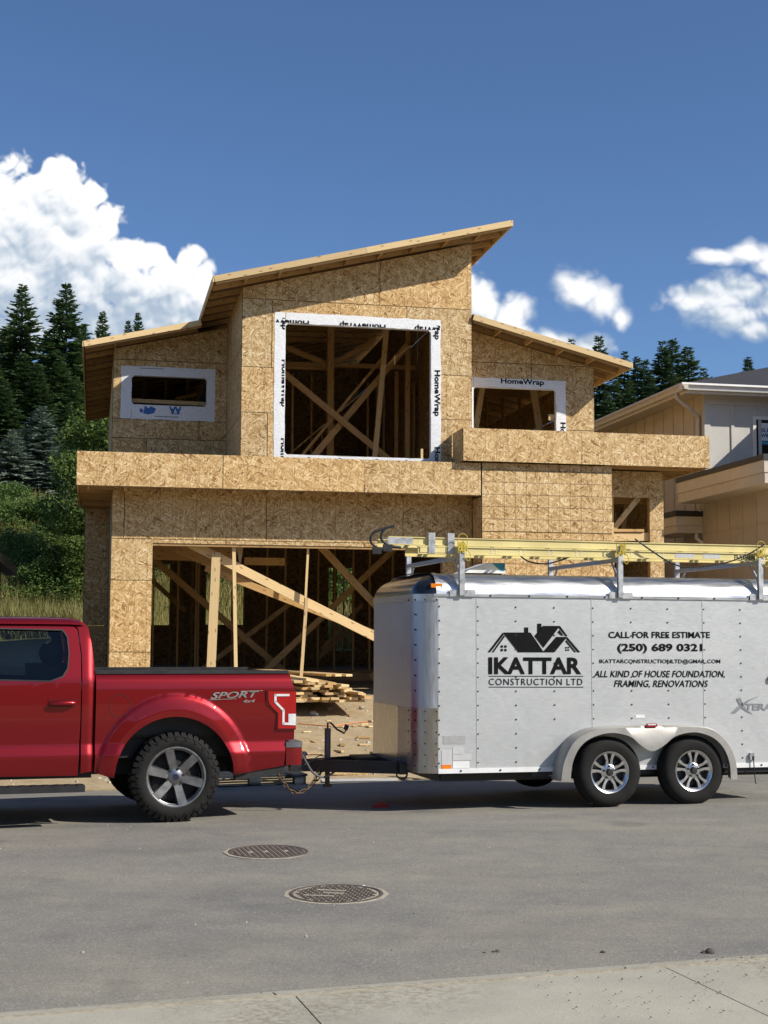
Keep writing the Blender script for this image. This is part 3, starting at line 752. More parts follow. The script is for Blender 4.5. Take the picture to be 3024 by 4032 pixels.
# --- roofs: deck, fascia boards, rafters, lookouts
def shed_roof(x0, x1, y0, y1, zf, sgn, fr, left=True, right=True, rafter=(None, None)):
    b = B(); t = .016
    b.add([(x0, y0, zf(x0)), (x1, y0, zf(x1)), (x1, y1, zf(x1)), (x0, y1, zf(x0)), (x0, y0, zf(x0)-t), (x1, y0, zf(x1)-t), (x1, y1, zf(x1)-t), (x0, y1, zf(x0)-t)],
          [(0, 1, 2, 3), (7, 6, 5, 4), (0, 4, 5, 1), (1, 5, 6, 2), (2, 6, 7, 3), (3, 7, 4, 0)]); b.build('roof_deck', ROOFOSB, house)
    n = max(1, round((x1-x0)/3.0))
    for k in range(n):
        a, c = x0+(x1-x0)*k/n+.002, x0+(x1-x0)*(k+1)/n-.002
        stick('fascia_board', (a, y0-.019, zf(a)-.062), (c, y0-.019, zf(c)-.062), .036, .105, (0, 0, 1), PINE2)
    if left: stick('fascia_board', (x0-.014, y0-.03, zf(x0)-.062), (x0-.014, y1, zf(x0)-.062), .026, .105, (0, 0, 1), PINE2)
    if right: stick('fascia_board', (x1+.014, y0-.03, zf(x1)-.062), (x1+.014, y1, zf(x1)-.062), .026, .105, (0, 0, 1), PINE2)
    y = y0+fr
    stick('barge_rafter', (x0+.02, y0+.022, zf(x0+.02)-.085), (x1-.02, y0+.022, zf(x1-.02)-.085), .036, .13, (0, 0, 1))
    k = 0
    while y < y1:
        stick('rafter', (x0+.02, y, zf(x0+.02)-.060), (x1-.02, y, zf(x1-.02)-.060), .045, .084, (0, 0, 1)); y += .62; k += 1
    x = x0+.58
    while x < x1-.2:
        stick('lookout', (x, y0+.045, zf(x)-.066), (x, y0+fr, zf(x)-.066), .038, .089, (0, 0, 1)); x += .6
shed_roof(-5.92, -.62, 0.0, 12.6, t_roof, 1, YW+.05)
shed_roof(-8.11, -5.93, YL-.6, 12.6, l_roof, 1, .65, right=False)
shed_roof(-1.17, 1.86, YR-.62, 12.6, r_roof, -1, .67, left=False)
# --- house wrap round the windows, with its print
def wrap_strip(x0, x1, z0, z1, y, fold=None):
    b = B(); nx, nz = max(2, int((x1-x0)/.12)), max(2, int((z1-z0)/.12)); V = []
    for j in range(nz+1):
        for i in range(nx+1):
            e = 0 < i < nx and 0 < j < nz
            V.append((x0+(x1-x0)*i/nx+(random.uniform(-.008, .008) if i in (0, nx) else 0), y-.004-(random.uniform(0, .004) if e else 0), z0+(z1-z0)*j/nz+(random.uniform(-.008, .008) if j in (0, nz) else 0)))
    b.add(V, [(j*(nx+1)+i, j*(nx+1)+i+1, (j+1)*(nx+1)+i+1, (j+1)*(nx+1)+i) for j in range(nz) for i in range(nx)]); return b.build('house_wrap', WRAP, house, smooth=60)
def wrap_returns(o, y, d=.10):
    b = B(); x0, x1, z0, z1 = o
    b.box(x0-.001, x0+.004, y-.002, y+d, z0, z1); b.box(x1-.004, x1+.001, y-.002, y+d, z0, z1)
    b.box(x0+.004, x1-.004, y-.002, y+d, z1-.004, z1+.001); b.box(x0+.004, x1-.004, y-.002, y+d, z0-.001, z0+.004)
    for sx, sz in ((0, 1), (1, 1), (0, 0), (1, 0)):      # taped corners
        X_, Z_ = (x0, x1)[sx], (z0, z1)[sz]; q = .055
        b.prism([(X_, Z_), (X_+(q if sx == 0 else -q), Z_), (X_, Z_+(-q if sz else q))], 'y', y-.003, y+.02)
    return b.build('house_wrap', WRAP, house)
def window_wrap(o, w, y):
    x0, x1, z0, z1 = o; X0, X1, Z0, Z1 = w; out = {}
    out['l'] = wrap_strip(X0, x0, Z0, Z1, y); out['r'] = wrap_strip(x1, X1, Z0, Z1, y-.0005)
    out['t'] = wrap_strip(x0+.001, x1-.001, z1, Z1, y-.002)
    out['b'] = wrap_strip(x0+.001, x1-.001, Z0, z0, y-.002); wrap_returns(o, y); return out
HOMEW = text_mesh('HomeWrap', width=.84, height=.135, bold=.03)
def print_wrap(par, where, y, planes):
    """where: list of (origin x, z, reading direction); planes cut the print at the folds (x/z half planes)"""
    for x, z, mode in where:
        v, f = HOMEW; u, w = {'right': ((1, 0), (0, 1)), 'down': ((0, -1), (1, 0)), 'over': ((-1, 0), (0, -1))}[mode]
        q = np.stack([x+v[:, 0]*u[0]+v[:, 1]*w[0], z+v[:, 0]*u[1]+v[:, 1]*w[1]], 1)
        vf = clip2d(q, f, planes)
        if len(vf[1]): lay('printed_lettering', vf, INK, par, (0, y-.0105, 0), (1, 0, 0), (0, 0, 1))
TW = (-4.79, -1.77, 4.84, 7.47)
ws = window_wrap(TO, TW, YW)
print_wrap(ws['r'], [(-1.915, 6.55, 'down'), (-1.915, 5.15, 'down'), (-1.915, 7.95, 'down')], YW, [(0, TW[2]+.01, 0, 1), (0, TW[3]-.1, 0, -1)])
print_wrap(ws['l'], [(-4.69, 6.62, 'down'), (-4.69, 5.22, 'down'), (-4.69, 8.0, 'down')], YW, [(-4.61, 0, -1, 0), (0, TW[2]+.01, 0, 1), (0, TW[3]-.1, 0, -1)])
print_wrap(ws['t'], [(-2.79, 7.37, 'over'), (-1.42, 7.37, 'over'), (-4.18, 7.37, 'over')], YW, [(0, 7.285, 0, 1), (-4.77, 0, 1, 0), (-1.79, 0, -1, 0)])
for x in (-4.2, -3.65, -2.98, -2.45):
    poly_lay('printed_emblem', [[(0, 0), (.09, 0), (.07, .05), (.02, .055)], [(.11, .0), (.16, .0), (.13, .05)]], BLUEINK, ws['b'], (x, YW-.0105, 4.845), (1, 0, 0), (0, 0, 1))
RW = (XT1+.012, .80, 5.30, 6.57)
ws = window_wrap(RO, RW, YR)
print_wrap(ws['t'], [(-.47, 6.44, 'right')], YR, []); print_wrap(ws['r'], [(.655, 5.78, 'down')], YR, [(0, 5.32, 0, 1)])
print_wrap(ws['l'], [(-1.12, 6.40, 'down')], YR, [(-1.03, 0, -1, 0), (XT1+.02, 0, 1, 0)])
LW = (-7.40, -5.60, 5.90, 6.93)
ws = window_wrap(LO, LW, YL)
v, f = text_mesh('AA', width=.24, height=.15, bold=.05); v = -v
lay('printed_emblem', (v, f), BLUEINK, ws['b'], (-6.24, YL-.0105, 6.165), (1, 0, 0), (0, 0, 1))
poly_lay('printed_emblem', [[(0, .02), (.10, 0), (.21, .03), (.24, .12), (.15, .16), (.09, .12), (.03, .17)], [(-.07, .05), (-.01, .03), (.0, .09), (-.06, .12)]], BLUEINK, ws['b'], (-6.97, YL-.0105, 5.995), (1, 0, 0), (0, 0, 1))
poly_lay('printed_emblem', [[(0, 0), (.15, 0), (.14, .014), (.01, .014)]], BLUEINK, ws['b'], (-6.42, YL-.0105, 6.02), (1, 0, 0), (0, 0, 1))
poly_lay('printed_line', [[(0, 0), (.45, 0), (.45, .016), (0, .016)]], GREYINK, ws['b'], (-6.75, YL-.0105, 5.955), (1, 0, 0), (0, 0, 1))
poly_lay('printed_line', [[(0, 0), (.45, 0), (.45, .014), (0, .014)]], GREYINK, ws['t'], (-7.05, YL-.0105, 6.885), (1, 0, 0), (0, 0, 1))
# --- framing seen through the openings
def studs(xs, y, z0, z1, **k):
    for x in xs: stud(x, y, z0, z1, **k)
# upper tower room: boards stand well inside, out of the sun that falls through the opening
def hloc(px, py, yl):
    """photo pixel -> (x, y, z) on the plane y = yl of the house"""
    d = ray(px, py); C_ = Vector((0, 0, CAMH)); t = (yl-(C_-HO).dot(HV))/d.dot(HV); p = C_+d*t-HO; return Vector((p.dot(HU), yl, p.z))
def seen(name, a, c, y0, y1, w, h, conv, m=None, up=(0, 0, 1)): return stick(name, hloc(*conv(*a), y0), hloc(*conv(*c), y1), w, h, up, m)
z8 = lambda x, y: (1050+x*.4521, 1220+y*.4521)
seen('brace', (140, 540), (1060, 1300), 3.0, 2.9, .038, .12, z8); seen('brace', (400, 1285), (1225, 305), 3.05, 3.25, .038, .12, z8); seen('brace', (1050, 100), (940, 1300), 2.8, 2.9, .10, .04, z8, PINE2, (0, 1, 0)); seen('brace', (310, 1265), (1000, 430), 3.6, 3.6, .03, .055, z8)
seen('post', (555, 60), (552, 1300), 4.0, 4.0, .13, .14, z8, None, (0, 1, 0)); seen('post', (1228, 60), (1222, 1300), 3.4, 3.4, .09, .09, z8, None, (0, 1, 0)); seen('post', (1130, 540), (1125, 1300), 4.6, 4.6, .07, .09, z8, None, (0, 1, 0))
seen('header_plank', (60, 468), (490, 480), 4.2, 4.2, .04, .09, z8); seen('header_plank', (60, 500), (590, 512), 4.3, 4.3, .04, .06, z8); seen('header_plank', (590, 480), (1300, 505), 4.2, 4.2, .04, .09, z8); seen('gusset_block', (480, 475), (592, 480), 4.15, 4.15, .04, .15, z8)
seen('brace', (100, 300), (480, 455), 4.2, 4.2, .038, .11, z8); seen('brace', (590, 465), (930, 275), 4.2, 4.2, .038, .10, z8)
for i, x in enumerate((225, 390, 480, 880, 960, 1020, 1280, 1320, 1360, 1400)): seen('stud', (x, 560 if i < 2 else (1050 if i == 2 else 640)), (x-4, 1300), 4.9+.3*(i % 3), 4.9+.3*(i % 3), .038, .089, z8, None, (0, 1, 0))
for k, (x, y) in enumerate(((1000, 180), (950, 230), (905, 277))): seen('truss_chord', (x, y), (150, y-20), 4.8, 4.8, .05, .09, z8)
stick('block', (-2.10, .70, 4.95), (-2.10, .70, 5.12), .04, .04, (0, 1, 0), PINE2)
# right wing room
z3 = lambda x, y: (1750+x*.768, 1100+y*.768)
seen('brace', (200, 520), (155, 790), 2.5, 2.5, .11, .038, z3, PINE2, (0, 1, 0)); seen('brace', (452, 540), (492, 800), 2.5, 2.5, .13, .038, z3, PINE2, (0, 1, 0)); seen('brace', (320, 790), (460, 660), 4.4, 4.4, .038, .10, z3)
for x in (215, 300, 385, 520): seen('stud', (x, 560), (x, 800), 5.2, 5.2, .038, .089, z3, None, (0, 1, 0))
seen('header_plank', (120, 575), (600, 590), 4.6, 4.6, .04, .2, z3); stick('block', (.48, 1.30, 5.88), (.62, 1.30, 5.88), .04, .11, (0, 0, 1), PINE2)
# left wing room
stick('brace', (-7.3, 3.56, 6.285), (-5.66, 3.56, 6.265), .03, .075, (0, 0, 1)); studs([-6.9, -6.45, -6.0], 5.6, 4.6, 7.2)
# doorway room
stick('brace', (1.5, .72, 3.72), (2.02, .72, 4.34), .038, .10, (0, 0, 1), PINE2); stick('header_plank', (1.28, .70, 3.60), (2.30, .70, 3.62), .038, .15, (0, 0, 1), PINE2); stick('block', (1.4, .70, 3.72), (2.1, .70, 3.73), .1, .05, (0, 0, 1))
stick('brace', (2.05, 1.4, 4.3), (1.75, 1.5, 2.0), .09, .038, (0, 1, 0)); studs([1.45, 1.85, 2.2], 2.6, .9, 4.2); stud(2.235, YW+.07, .9, 4.33, d=.12, w=.06); stud(1.3, YW+.07, .9, 4.33)
stick('header_plank', (1.9, 1.2, 3.2), (2.4, 1.2, 3.25), .038, .09, (0, 0, 1))
# garage framing
studs([-6.62, -6.12, -5.75, -5.7, -5.45, -5.0, -4.28, -3.9, -3.2, -2.85, -2.45, -2.1, -1.6], 5.6, FL1, 4.2); studs([-6.95, -6.1, -5.9, -5.6, -4.4, -3.6, -3.1, -2.3], 9.0, FL1, 4.2)
studs([-6.55, -5.25, -4.9, -1.75, -1.55], YBACK-.06, FL1, 4.2, w=.03)
stick('bottom_plate', (XL+.1, 5.6, FL1+.02), (-1.3, 5.6, FL1+.02), .10, .045, (0, 0, 1)); stick('floor_beam', (XL+.1, 5.5, .86), (-1.3, 5.5, .86), .04, .26, (0, 0, 1)); stick('top_plate', (XL+.1, 5.6, 4.2), (-1.3, 5.6, 4.2), .089, .04, (0, 0, 1))
stick('brace', (-7.0, 4.6, 3.55), (-3.9, 4.6, .95), .038, .13, (0, 0, 1)); stick('brace', (-4.6, 4.2, .95), (-1.75, 4.2, 3.65), .038, .12, (0, 0, 1)); stick('brace', (-5.6, 5.45, 1.1), (-3.6, 5.45, 2.6), .03, .10, (0, 0, 1))
stick('brace', (-6.9, 6.6, 3.2), (-5.9, 6.6, 2.3), .04, .10, (0, 0, 1)); stick('brace', (-2.9, 6.9, 1.5), (-2.0, 6.9, 2.5), .04, .09, (0, 0, 1)); stick('brace', (-3.0, 6.9, 1.3), (-2.2, 6.9, 2.0), .04, .09, (0, 0, 1))
stick('brace', (-3.79, 1.6, 3.40), (-2.35, 2.2, 2.05), .038, .13, (0, 0, 1)); stick('brace', (-2.4, 3.9, .95), (-1.6, 3.9, 1.7), .038, .11, (0, 0, 1))
stick('header_plank', (-7.3, 2.4, 3.30), (-5.3, 2.4, 3.26), .05, .28, (0, 0, 1)); stick('header_plank', (-5.1, 2.3, 3.14), (-4.35, 2.3, 3.14), .05, .14, (0, 0, 1)); stick('header_plank', (-6.4, 1.5, 3.33), (-5.0, 1.7, 2.75), .04, .2, (0, 0, 1))
stick('brace', (-6.2, .93, 3.36), (-2.45, .78, 1.52), .06, .155, (0, 0, 1), PINE2); stick('brace', (-5.9, 1.15, 2.95), (-2.35, 1.0, 1.60), .05, .12, (0, 0, 1))
stick('prop_post', (-5.745, .80, 3.2), (-5.83, .72, .62), .155, .05, (0, 1, 0), PINE2); stick('prop_post', (-5.45, .72, 3.335), (-5.37, .70, .62), .06, .04, (0, 1, 0), PINE2)
stick('prop_post', (-4.14, .74, 3.335), (-4.19, .72, 2.2), .04, .04, (0, 1, 0), PINE2); stick('prop_post', (-4.165, .70, 2.42), (-4.27, .62, .88), .055, .04, (0, 1, 0), PINE2)
B().prism([(-5.42, 3.335), (-5.25, 3.335), (-5.27, 3.2), (-5.31, 2.92), (-5.35, 3.2)], 'y', 1.0, 1.04).build('wedge_block', PINE2, house)
for x in (-6.872, -1.728): stud(x, YW+.06, .9, 3.28)
# ------------------------------------------------------------------ shared for vehicles
def plane_local(O, yaw, px, py, yl):
    """photo pixel -> (x, z) on the plane y = yl of a thing standing at O, turned by yaw"""
    u, v = axes(yaw); d = ray(px, py); C_ = Vector((0, 0, CAMH))
    t = (yl-(C_-O).dot(v))/d.dot(v); p = C_+d*t-O
    return p.dot(u), p.z
def catmull(P, n=6):
    out = []; P = [Vector((*p, 0)) if len(p) == 2 else Vector(p) for p in P]
    for i in range(len(P)-1):
        a, b_, c, d = P[max(i-1, 0)], P[i], P[i+1], P[min(i+2, len(P)-1)]
        for k in range(n):
            t = k/n; out.append(.5*((2*b_)+(c-a)*t+(2*a-5*b_+4*c-d)*t*t+(3*b_-a-3*c+d)*t**3))
    out.append(P[-1]); return out
def interp(tab, z):
    if z <= tab[0][0]: return tab[0][1]
    for (a, va), (b_, vb) in zip(tab, tab[1:]):
        if z <= b_: return va+(vb-va)*(z-a)/(b_-a)
    return tab[-1][1]
def panel(name, outline, yf, m, parent, hole=None, step=.05, zl=(), mir=None, rim=.035, smooth=32):
    """sheet metal: outline (x, z), bent to y = yf(x, z), with a turned-in edge; hole is convex"""
    bm = bmesh.new(); bm.faces.new([bm.verts.new((x, 0, z)) for x, z in outline])
    xs = [p[0] for p in outline]; zs = [p[1] for p in outline]
    def cut(co, no):
        bmesh.ops.bisect_plane(bm, geom=bm.verts[:]+bm.edges[:]+bm.faces[:], plane_co=co, plane_no=no, dist=1e-5)
    x = math.ceil(min(xs)/step)*step
    while x < max(xs): cut((x, 0, 0), (1, 0, 0)); x += step
    z = math.ceil(min(zs)/step)*step
    while z < max(zs): cut((0, 0, z), (0, 0, 1)); z += step
    for z in zl: cut((0, 0, z), (0, 0, 1))
    if hole:
        n = len(hole); cx = sum(p[0] for p in hole)/n; cz = sum(p[1] for p in hole)/n; hp = []
        for i in range(n):
            a, b_ = hole[i], hole[(i+1) % n]; nx, nz = b_[1]-a[1], a[0]-b_[0]
            if (cx-a[0])*nx+(cz-a[1])*nz < 0: nx, nz = -nx, -nz
            L = math.hypot(nx, nz); hp.append((a[0], a[1], nx/L, nz/L)); cut((a[0], 0, a[1]), (nx, 0, nz))
        dead = [f for f in bm.faces if all((f.calc_center_median().x-a)*c+(f.calc_center_median().z-b_)*d > 0 for a, b_, c, d in hp)]
        bmesh.ops.delete(bm, geom=dead, context='FACES')
    for v in bm.verts: v.co.y = yf(v.co.x, v.co.z)
    if rim:
        e = [e for e in bm.edges if e.is_boundary]; r = bmesh.ops.extrude_edge_only(bm, edges=e)
        for v in r['geom']:
            if isinstance(v, bmesh.types.BMVert): v.co.y += rim
    if mir is not None:
        for v in bm.verts: v.co.y = mir-v.co.y
    bmesh.ops.recalc_face_normals(bm, faces=bm.faces[:])
    me = bpy.data.meshes.new(name); bm.to_mesh(me); bm.free(); me.materials.append(m)
    me.polygons.foreach_set('use_smooth', [True]*len(me.polygons)); me.set_sharp_from_angle(angle=R_(smooth))
    return link(name, me, parent)
def arc_pts(cx, cz, r, a0, a1, n=20): return [(cx+r*math.cos(R_(a0+(a1-a0)*i/n)), cz+r*math.sin(R_(a0+(a1-a0)*i/n))) for i in range(n+1)]

# ------------------------------------------------------------------ pickup truck (x to its tail, y away from the camera)
TO_ = Vector((-1.943, 13.40, 0)); TO_.z = road_z(*street(TO_.x, TO_.y))+.004
truck = thing('pickup_truck', 'red four door pickup truck towing the silver trailer', 'pickup truck', TO_, TRUCKYAW)
TWID = 2.02
SIDE = [(.36, .06), (.43, .012), (.50, 0.0), (.615, -.012), (.64, -.010), (.735, .022), (.95, .008), (1.10, .005), (1.24, .012), (1.31, .028), (1.345, .05), (1.385, .085)]
def flare(x, z, cx):
    r = math.hypot((x-cx)/.95, z-.42)
    if r > .76: return 0
    w = min(1, (.76-r)/.018)*.020+min(1, max(0, (.742-r)/.12))*.026
    return -w*(1 if z > .45 else max(0, (z-.38)/.07))
def bed_y(x, z): return interp(SIDE, z)+flare(x, z, 0)
def cab_y(x, z):
    y = interp(SIDE[:9], z) if z <= 1.24 else .012+max(0, z-1.24)*.10+max(0, z-1.32)*.25
    return y+flare(x, z, -3.66)
def truck_side(mir, near):
    p = dict(mir=mir); zl = (.615, .64, .735)
    arch = arc_pts(0, .42, .557, 0, 180, 28)
    panel('bed_side', [(-.735, .475), (-.735, 1.385), (1.085, 1.39), (1.115, 1.33), (1.15, 1.22), (1.152, .75), (1.065, .735), (1.05, .50), (.60, .43)]+arch+[(-.60, .43)], bed_y, REDP, truck, zl=zl, step=.0175, **p)
    panel('valance', [(.585, .37), (.585, .428), (1.045, .495), (1.06, .43)], lambda x, z: .02, BLACK, truck, rim=.1, **p)
    hole = [(-1.84, 1.335), (-1.15, 1.315), (-1.04, 1.355), (-.997, 1.43), (-.985, 1.56), (-.998, 1.71), (-1.04, 1.772), (-1.80, 1.785)]
    d = panel('door', [(-1.945, .46), (-.885, .45), (-.872, .9), (-.872, 1.55), (-.90, 1.78), (-.96, 1.835), (-1.945, 1.845)], cab_y, REDP, truck, hole=hole, zl=zl, **p)
    panel('window', hole, lambda x, z: cab_y(x, z)+.018, CARGLASS, d, rim=0, step=.3, **p)
    def ring(h, k, par):
        n = len(h); cx = sum(q[0] for q in h)/n; cz = sum(q[1] for q in h)/n; b = B(); V = []
        for s in (1.0, k):
            V += [(cx+(x-cx)*s, (lambda y: y if mir is None else mir-y)(cab_y(cx+(x-cx)*s, cz+(z-cz)*s)-.004), cz+(z-cz)*s) for x, z in h]
        V += [(x, y+(.03 if mir is None else -.03), z) for x, y, z in V[:n]]
        b.add(V, [(i, (i+1) % n, n+(i+1) % n, n+i) for i in range(n)]+[(i, (i+1) % n, 2*n+(i+1) % n, 2*n+i) for i in range(n)]); b.build('window_trim', BLACK, par)
    ring(hole, 1.045, d)
    yy = (lambda y: y) if mir is None else (lambda y: mir-y)
    b = B(); b.tube([(-1.145, yy(-.022), 1.105), (-1.10, yy(-.036), 1.108), (-.98, yy(-.036), 1.11), (-.935, yy(-.022), 1.108)], [.022, .026, .026, .022], 10); b.build('handle', REDP, d, smooth=50)
    b = B(); b.prism([(-1.16, 1.07), (-.925, 1.07), (-.925, 1.145), (-1.16, 1.145)], 'y', yy(.0), yy(.012)); b.build('handle_recess', simple_dark, d)
    hole2 = [(-2.98, 1.335), (-2.06, 1.335), (-2.06, 1.78), (-2.55, 1.775), (-2.80, 1.52)]
    d2 = panel('door', [(-3.06, .46), (-1.957, .46), (-1.957, 1.845), (-2.52, 1.84), (-2.95, 1.45), (-3.06, 1.30)], cab_y, REDP, truck, hole=hole2, zl=zl, **p)
    panel('window', hole2, lambda x, z: cab_y(x, z)+.018, CARGLASS, d2, rim=0, step=.3, **p); ring(hole2, 1.04, d2)
    b = B(); b.tube([(-2.19, yy(-.022), 1.105), (-2.14, yy(-.036), 1.108), (-2.02, yy(-.036), 1.11), (-1.985, yy(-.022), 1.108)], .024, 8); b.build('handle', REDP, d2, smooth=50)
    b = B(); b.blob((-2.86, yy(-.17), 1.36), (.07, .10, .11), 3, 2); b.build('mirror', BLACK, truck, smooth=60)
    panel('cab_corner', [(-.862, .47), (-.75, .49), (-.742, 1.36), (-.765, 1.60), (-.80, 1.80), (-.85, 1.855), (-.945, 1.845), (-.89, 1.785), (-.862, 1.55)], lambda x, z: cab_y(x, z)+.14*max(0, (x+.80)/.06)**2*.25, REDP, truck, zl=zl, step=.03, **p)
    arch2 = arc_pts(-3.66, .42, .53, 0, 180, 24)
    panel('front_fender', [(-3.072, .47), (-3.072, 1.22), (-4.45, 1.12), (-4.52, .85), (-4.5, .62), (-4.24, .5)]+arch2[::-1]+[(-3.12, .45)], cab_y, REDP, truck, zl=zl, **p)
    b = B(); b.box(-3.05, -.83, yy(-.13), yy(.06), .315, .372); b.build('running_board', BLACK, truck)
    b = B()
    for k in range(22): b.box(-3.0+k*.1, -2.95+k*.1, yy(-.125), yy(.02), .372, .378)
    b.build('tread_pads', BLACK, truck)['kind'] = 'stuff'
    b = B(); b.box(-.742, 1.10, yy(.06), yy(.19), 1.372, 1.402); b.build('bed_rail', BLACK, truck)
    # tail lamp
    y0 = yy(-.012); y1 = yy(.05)
    lens = B(); lens.prism([(.885, 1.205), (1.157, 1.20), (1.160, .85), (.985, .852), (.985, 1.0), (.945, 1.035), (.90, 1.085), (.885, 1.13)], 'y', y0, y1); L_ = lens.build('tail_lamp', REDLENS, truck)
    b = B(); pl = [(1.085, 1.169), (.955, 1.169), (.955, 1.105), (1.036, 1.025), (1.036, .898), (1.15, .892)]
    for a, c in zip(pl, pl[1:]): b.bar((a[0], yy(-.014), a[1]), (c[0], yy(-.014), c[1]), .006, .021, (0, 0, 1) if abs(a[0]-c[0]) > .02 else (1, 0, 0), ext=.008)
    b.build('light_strip', CLEARLENS, L_)
    b = B(); b.box(1.085, 1.158, yy(-.018), yy(0), .905, .99); b.build('reverse_lamp', CLEARLENS, L_)
    b = B(); b.prism([(.868, 1.215), (1.163, 1.212), (1.163, .838), (.972, .838), (.972, .995), (.87, 1.085)], 'y', yy(-.004), yy(.03)); b.build('lamp_surround', simple_dark, truck)
simple_dark = simple('dark_red_recess', (.12, .002, .006), 0.3, 0.3, coat=.5)
truck_side(None, True); truck_side(TWID, False)
# fuel flap, badge
b = B(); b.tube([(-.52+.102*math.cos(R_(t)), bed_y(-.52+.102*math.cos(R_(t)), 1.08+.102*math.sin(R_(t)))-.001, 1.08+.102*math.sin(R_(t))) for t in range(0, 361, 12)], .0022, 5); b.build('fuel_flap_seam', DARK, truck)
v, f = text_mesh('SPORT', width=.47, height=.062, bold=.02, shear=.35); lay('badge_lettering', (v, f), RIMAL, truck, (.33, -.001, 1.136), (1, 0, 0.03), (0, 0.01, 1))
v, f = text_mesh('4x4', width=.12, height=.03, bold=.02, shear=.3); lay('badge_lettering', (v, f), RIMAL, truck, (.64, -.001, 1.098), (1, 0, 0.03), (0, 0.01, 1))
poly_lay('badge_stroke', [[(0, 0), (.26, 0), (.26, .006), (.0, .006)], [(.30, .068), (.52, .068), (.51, .075), (.30, .075)]], RIMAL, truck, (.32, -.001, 1.126), (1, 0, .03), (0, .01, 1))
# roof, rear cab wall, inside
b = B(); sec = [(.170, 1.832), (.185, 1.858), (.22, 1.880), (.30, 1.893), (.55, 1.905), (1.01, 1.910)]; sec = sec+[(TWID-y, z) for y, z in sec[-2::-1]]
st = [(-2.62, -.05), (-2.5, -.012), (-2.2, 0), (-1.2, 0), (-.97, -.004), (-.88, -.016), (-.83, -.045), (-.80, -.10)]
V = []
for x, dz in st:
    k = 0.0 if dz > -.02 else min(.06, -dz*.5)
    V += [(x, y+(k if y < 1 else -k), z+dz*(1 if z > 1.85 else .4)) for y, z in sec]
n = len(sec); b.add(V, [(j*n+i, j*n+i+1, (j+1)*n+i+1, (j+1)*n+i) for j in range(len(st)-1) for i in range(n-1)]); b.build('roof', REDP, truck, smooth=40)
b = B(); b.add([(-.745, .10, .95), (-.745, 1.92, .95), (-.805, 1.80, 1.82), (-.805, .22, 1.82)], [(0, 1, 2, 3)]); b.build('cab_back', REDP, truck)
b = B(); b.add([(-.752, .32, 1.38), (-.752, 1.70, 1.38), (-.795, 1.64, 1.74), (-.795, .38, 1.74)], [(0, 1, 2, 3)]); b.build('rear_window', CARGLASS, truck)
b = B(); b.box(-3.0, -.80, .10, 1.92, .55, .75); b.box(-1.25, -.86, .15, 1.87, .75, 1.45); b.box(-1.9, -1.25, .15, 1.87, .75, 1.0); b.box(-2.3, -2.0, .15, .85, .75, 1.45); b.box(-2.3, -2.0, 1.2, 1.87, .75, 1.45)
b.box(-3.1, -2.8, .1, 1.92, .75, 1.28); b.build('seats', DARK, truck)
for y in (.45, 1.0, 1.5):
    b = B(); b.blob((-1.07, y, 1.555), (.07, .13, .10), int(y*10), 2); b.build('headrest', DARK, truck, smooth=60)
b = B(); b.add([(-3.06, .12, 1.28), (-3.06, 1.90, 1.28), (-2.55, 1.78, 1.83), (-2.55, .24, 1.83)], [(0, 1, 2, 3)]); b.build('windscreen', CARGLASS, truck)
b = B(); V = []
for x, z in ((-3.05, 1.30), (-3.6, 1.27), (-4.2, 1.20), (-4.48, 1.10)): V += [(x, y, z-.10*abs((y-1.01)/.95)**4) for y in np.linspace(.04, TWID-.04, 9)]
b.add(V, [(j*9+i, j*9+i+1, (j+1)*9+i+1, (j+1)*9+i) for j in range(3) for i in range(8)]); b.build('hood', REDP, truck, smooth=40)
b = B(); b.box(-4.56, -4.46, .18, 1.84, .72, 1.10); b.build('grille', BLACK, truck); b = B(); b.prism([(.05, .42), (1.97, .42), (2.0, .70), (.02, .70)], 'x', -4.72, -4.50); b.build('front_bumper', RIMAL, truck)
for y0, y1 in ((.03, .30), (1.72, 1.99)):
    b = B(); b.box(-4.57, -4.40, y0, y1, .82, 1.05); b.build('head_lamp', CLEARLENS, truck)
# bed, tailgate, bumper, chassis
b = B(); b.box(-.73, 1.10, .20, 1.82, .78, .80); b.box(-.73, -.70, .20, 1.82, .80, 1.37); b.box(-.70, 1.10, .17, .20, .80, 1.372); b.box(-.70, 1.10, 1.82, 1.85, .80, 1.372); b.build('bed_liner', BLACK, truck)
b = B(); b.prism([(1.095, .735), (1.155, .735), (1.155, 1.20), (1.125, 1.36), (1.095, 1.385)], 'y', .095, TWID-.095); b.build('tailgate', REDP, truck)
pl = [(1.068, -.005), (1.14, -.010), (1.205, .0), (1.235, .05), (1.25, .4), (1.25, TWID-.4), (1.235, TWID-.05), (1.205, TWID), (1.14, TWID+.010), (1.068, TWID+.005)]
pl = [(p.x, p.y) for p in catmull(pl, 4)]
b = B(); b.prism(pl, 'z', .505, .668); b.build('bumper', REDP, truck, smooth=35)
b = B(); b.prism([(x+.004*(1 if x > 1.1 else 0), y) for x, y in pl], 'z', .671, .722); b.build('bumper_pad', GREYPL, truck, smooth=35)
b = B(); b.box(-4.3, 1.0, .45, .60, .42, .58); b.box(-4.3, 1.0, TWID-.6, TWID-.45, .42, .58); b.box(-3.1, -.75, .12, 1.90, .42, .56); b.box(-.72, .98, .30, 1.72, .58, .78)
b.cyl((.02, .2, .415), (.02, TWID-.2, .415), .05); b.cyl((-3.66, .2, .415), (-3.66, TWID-.2, .415), .05); b.blob((.02, 1.01, .415), (.17, .15, .15), 5, 2); b.box(.6, 1.15, .55, 1.47, .44, .52); b.box(1.0, 1.30, .96, 1.06, .40, .47)
b.build('chassis', BLACKSTEEL, truck)
